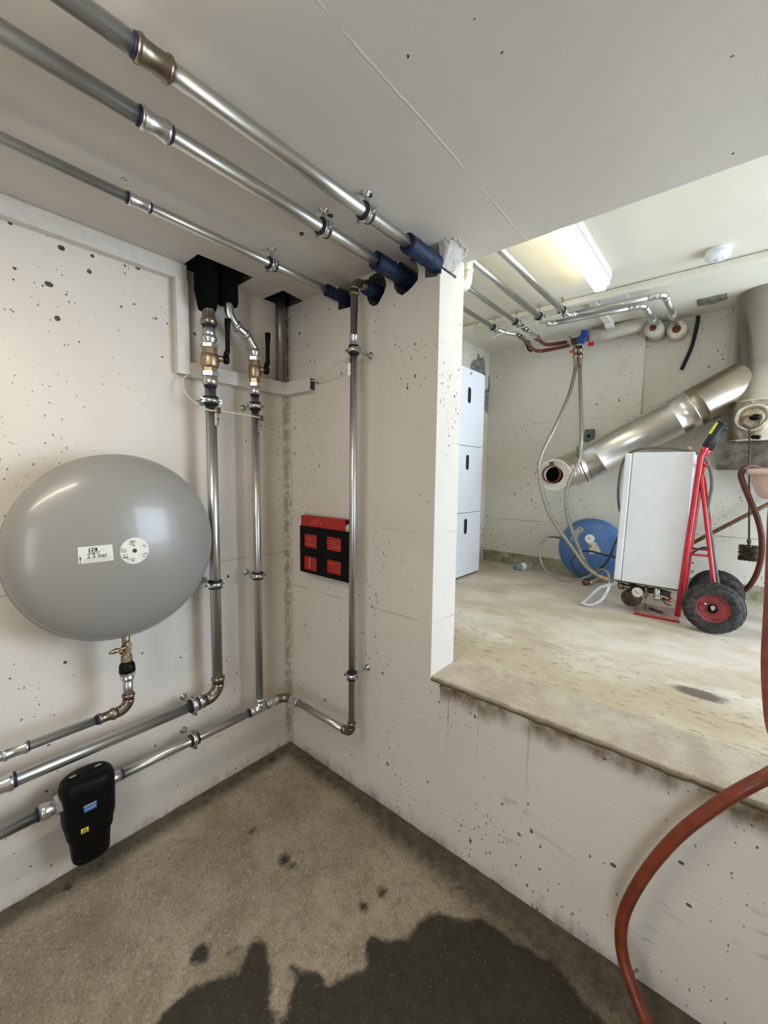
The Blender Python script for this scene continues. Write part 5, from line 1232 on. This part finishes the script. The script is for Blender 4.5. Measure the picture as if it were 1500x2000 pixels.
wire('frame_cable', p3([(1345, 1105, 1.5), (1346, 1090, 1.5), (1355, 1078, 1.5), (1372, 1070, 1.5), (1382, 1072, 1.5), (1388, 1085, 1.5)]), .006, 'blackcable', 'black cable arched between the rails of the hand truck')
ck = P(1344, 875, 1.60)
t = one(MB().lathe((ck.x, 1.56, ck.z-.028), (0, 0, 1), [(0, .017), (.008, .020), (.028, .019), (.034, .014), (.035, 0)], 14), 'cork_stopper', 'cork', 'brown cork-like stopper standing on the boiler top', 'stopper', loc=(ck.x, 1.56, ck.z-.028))

# poker with brush hanging in front of the flue, wooden pole, basin on a bench, hoses
YP_ = FY-FR-.035
t = thing('flue_brush', 'sooty flue brush hanging by its wire loop from the flue knob', 'brush', P(1464, 838, YP_))
pp2 = [P(u, v, YP_) for u, v in ((1470, 812), (1458, 813), (1448, 817), (1443, 824), (1446, 830), (1454, 834), (1464, 838), (1474, 835), (1482, 829), (1483, 822))]
MB().tube(pp2, .0035, 8, 5).build('wire_loop', 'rust', t)
sh0, sh1 = P(1464, 838, YP_), P(1463, 1052, YP_); sh1.x = sh0.x; sh1 = V((sh0.x+.0, YP_, sh1.z))
MB().cyl(sh0, P(1463, 1052, YP_), .005, 10).build('shaft', 'rust', t)
e1 = P(1463, 1052, YP_); e2 = P(1463, 1096, YP_)
MB().lathe(e1, e2-e1, [(0, .006), (.01, .011), (.025, .011), (.03, .006), ((e2-e1).length, .006)], 12).build('ferrule', 'rust', t)
br = MB(); zt_, zb3 = P(1463, 1066, YP_).z, P(1463, 1094, YP_).z; xc_ = P(1463, 1080, YP_).x
for row in range(11):
    z = zb3+(zt_-zb3)*row/10
    for k in range(54):
        a = 2*PI*k/54; L_ = .050*random.uniform(.85, 1.05); zz = z+random.uniform(-.003, .003)
        br.cyl((xc_, YP_, z), (xc_+L_*math.cos(a), YP_+L_*math.sin(a)*.6, zz), .0022, 4)
o = br.build('bristles', 'rust', t); o['kind'] = 'stuff'
pl0 = P(1334, 1070, 2.19); pl1 = P(1500, 985, 2.19); dd = (pl1-pl0).normalized()
one(MB().cyl(pl0-dd*.02, pl1+dd*.5, .013, 14), 'wooden_pole', 'wood', 'brown wooden pole leaning along the back wall behind the hand truck', 'pole', loc=pl0)
rim = P(1446, 924, 1.6)
t = thing('wash_basin', 'pinkish plastic basin at the right edge with a hose over its rim', 'basin', (2.06, 1.6, 1.372))
rx = 2.06-rim.x
MB().lathe((2.06, 1.6, 1.374), (0, 0, 1), [(0, rx*.60), (.004, rx*.655), (.012, rx*.705), (.03, rx*.75), (.06, rx*.795), (.09, rx*.83), (.125, rx*.86), (.130, rx*.99), (.136, rx), (.152, rx), (.156, rx*.98), (.153, rx*.88), (.12, rx*.83), (.02, rx*.68), (.012, 0)], 64, ref=(1, 0, 0), sq=.72).build('basin_body', 'basin', t)
t = thing('work_bench', 'grey bench just outside the right edge, under the pinkish basin', 'bench', (2.35, 1.6, ZS))
MB().box((1.975, 1.42, 1.34), (2.75, 1.85, 1.372)).build('bench_top', 'rawcon', t)
for xx in (2.06, 2.70):
    for yy in (1.46, 1.81): MB().box((xx-.02, yy-.02, ZS), (xx+.02, yy+.02, 1.34)).build('leg', 'rust', t)
fz = ZS+.014
hose('rubber_hose', [V((1.62, 1.95, fz)), V((1.76, 1.92, fz)), P(1403, 1166, 1.86), P(1440, 1160, 1.80), P(1462, 1146, 1.75), P(1478, 1120, 1.70), P(1487, 1085, 1.66), P(1487, 1045, 1.60), P(1478, 1008, 1.56), P(1464, 975, 1.53), P(1452, 945, 1.52), P(1447, 928, 1.52), P(1452, 916, 1.53), P(1466, 911, 1.56), P(1490, 917, 1.60), P(1530, 935, 1.62)], .0135, 'hosedark',
     'dark red hose rising from the floor behind the wheels and over the basin rim', sm=8, seg=16)
hp = [V((2.16, 1.52, 1.555)), V((2.12, 1.36, 1.560)), V((2.06, 1.12, 1.61)), V((2.00, .86, 1.55)), P(1534, 900, .62), P(1513, 985, .56), P(1508, 1080, .52), P(1504, 1180, .46), P(1499, 1280, .38), P(1501, 1350, .31), P(1509, 1420, .22), P(1528, 1465, .12), P(1530, 1492, .04), P(1500, 1515, -.03), P(1462, 1535, -.05), P(1410, 1566, -.06), P(1330, 1626, -.075), P(1268, 1695, -.085), P(1226, 1765, -.10), P(1213, 1815, -.11), P(1217, 1870, -.12), P(1238, 1935, -.14), P(1262, 1995, -.165), P(1300, 2075, -.22), V((1.80, -.32, .035)), V((1.92, -.42, .0215)), V((2.2, -.6, .0215))]
hose('rubber_hose', hp, .0155, 'hose', 'thick rust red hose draped over the sill down to the near floor', sm=10, seg=18)

# document holder with red folders
yb0 = -.052
a = ay(586, 1026, yb0); b = ay(684, 1139, yb0); hz1, hz0 = ay(586, 1026, yb0).z, ay(586, 1115, yb0).z
hx0, hx1 = ay(586, 1070, yb0).x, ay(684, 1085, yb0).x-.012
t = thing('document_holder', 'black wall pocket with four square windows', 'document holder', (hx0, -.02, hz0))
fp = MB().box((hx0, yb0, hz0), (hx1, yb0+.003, hz1)).build('front_panel', 'blackpl', t)
wn = MB()
for (u0, v0, u1, v1) in ((592.5, 1041, 618.5, 1067), (636.5, 1047, 665.5, 1075), (592, 1084, 618, 1110), (636.5, 1091, 665.5, 1120)):
    p = ay(u0, v0, yb0); q = ay(u1, v1, yb0); q2 = ay(u0, v0+27, yb0); wn.bbox((p.x, yb0-.01, q2.z), (q.x, yb0+.02, p.z-.001), .006, axis=1, k=3)
carve(fp, [(wn, 'blackpl')])
MB().box((hx0, -.004, hz0), (hx1, -.0005, hz1-.02)).build('back_panel', 'blackpl', t)
MB().box((hx0, yb0+.003, hz0), (hx0+.003, -.004, hz1)).build('side_panel', 'blackpl', t); MB().box((hx1-.003, yb0+.003, hz0), (hx1, -.004, hz1)).build('side_panel', 'blackpl', t)
MB().box((hx0+.003, yb0+.003, hz0), (hx1-.003, -.004, hz0+.003)).build('bottom_panel', 'blackpl', t)
yr = yb0+.009; rz1 = ay(588, 1006, yr).z; rx0, rx1 = ay(588, 1020, yr).x, ay(674, 1030, yr).x; bx = ay(684, 1018, -.012).x
t = thing('document_box', 'red open-sided document box with papers in the black wall pocket', 'folder', (rx0, -.02, hz0+.004))
MB().box((rx0, yr, hz0+.004), (rx1, yr+.0015, rz1)).build('front_cover', 'red', t)
MB().box((rx0, yr+.0015, rz1-.0015), (rx1, -.009, rz1)).build('top_flap', 'red', t); MB().box((rx0, -.0105, hz0+.004), (min(bx, hx1-.004), -.009, rz1)).build('back_cover', 'red', t); MB().box((rx0, yr+.0015, hz0+.004), (rx0+.0015, -.0105, rz1-.0015)).build('spine', 'red', t)
MB().box((rx1-.05, yr+.006, hz0+.01), (rx1-.003, yr+.014, rz1-.030)).box((rx1-.05, yr+.016, hz0+.01), (rx1+.001, yr+.024, rz1-.022)).build('papers', 'label', t, label='white papers')
def wprint(px, mat, eps=.0006):
    pts = [ay(u, v, yr-eps) for u, v in px]; k = len(pts); o = MB().add(pts, [tuple(range(k))]).build('print_line', mat, t); return o
def wl2(u0, v0, u1, v1, h_, mat='redprint'): wprint([(u0, v0), (u0, v0+h_), (u1, v1+h_), (u1, v1)], mat)
for k, (du, dv, ln) in enumerate(((0, 0, 9), (4.5, -4, 12), (8.5, -6, 15), (12.5, -8, 16), (18, -1, 9))):
    for j in range(3): wl2(605.5+du+k*.6, 1020+dv+j*3.3+k*.3, 607.5+du+k*.6, 1020.2+dv+j*3.3+k*.3, 1.9 if j*3.3 < ln else .5)
for (u0, v0, u1, v1, h_) in ((593, 1047, 608, 1049, .9), (593, 1050.5, 608, 1052.5, .9), (600, 1054, 608, 1055, .8), (609.5, 1042, 610.2, 1056, 2), (612, 1045, 617, 1046, .7), (612, 1048.5, 617, 1049.5, .7), (612, 1052, 617, 1053, .7),
                             (637, 1049, 650, 1051, .6), (637, 1056, 656, 1059, .9), (638, 1060.5, 657, 1063, .9), (641, 1065, 664, 1068.5, .5), (641, 1071, 664, 1074.5, .5), (648, 1068, 663, 1070.3, .9), (637, 1099, 653, 1102, .9)): wl2(u0, v0, u1, v1, h_)
for u in (641, 646, 663.5): wl2(u, 1065.5+(u-641)*.15, u+.6, 1065.6+(u-641)*.15, 6)
def wtext(body, size, u, v, rot, mat, wx=1.0):
    vs, fs = text_data(body, size); c = ay(u, v, yr-.0006); out = []
    for p in vs: out.append(c+V(((p.x*math.cos(rot)-p.y*math.sin(rot))*wx, 0, p.x*math.sin(rot)+p.y*math.cos(rot))))
    return MB().add(out, fs).build('lettering', mat, t)
wtext('Hoval', .0215, 605, 1097.5, -PI/2, 'pinkprint', 1.0)
wtext('ERANTW', .022, 606, 1063, 0, 'redprint', .86)
print('ALL OK', len(SC.objects))
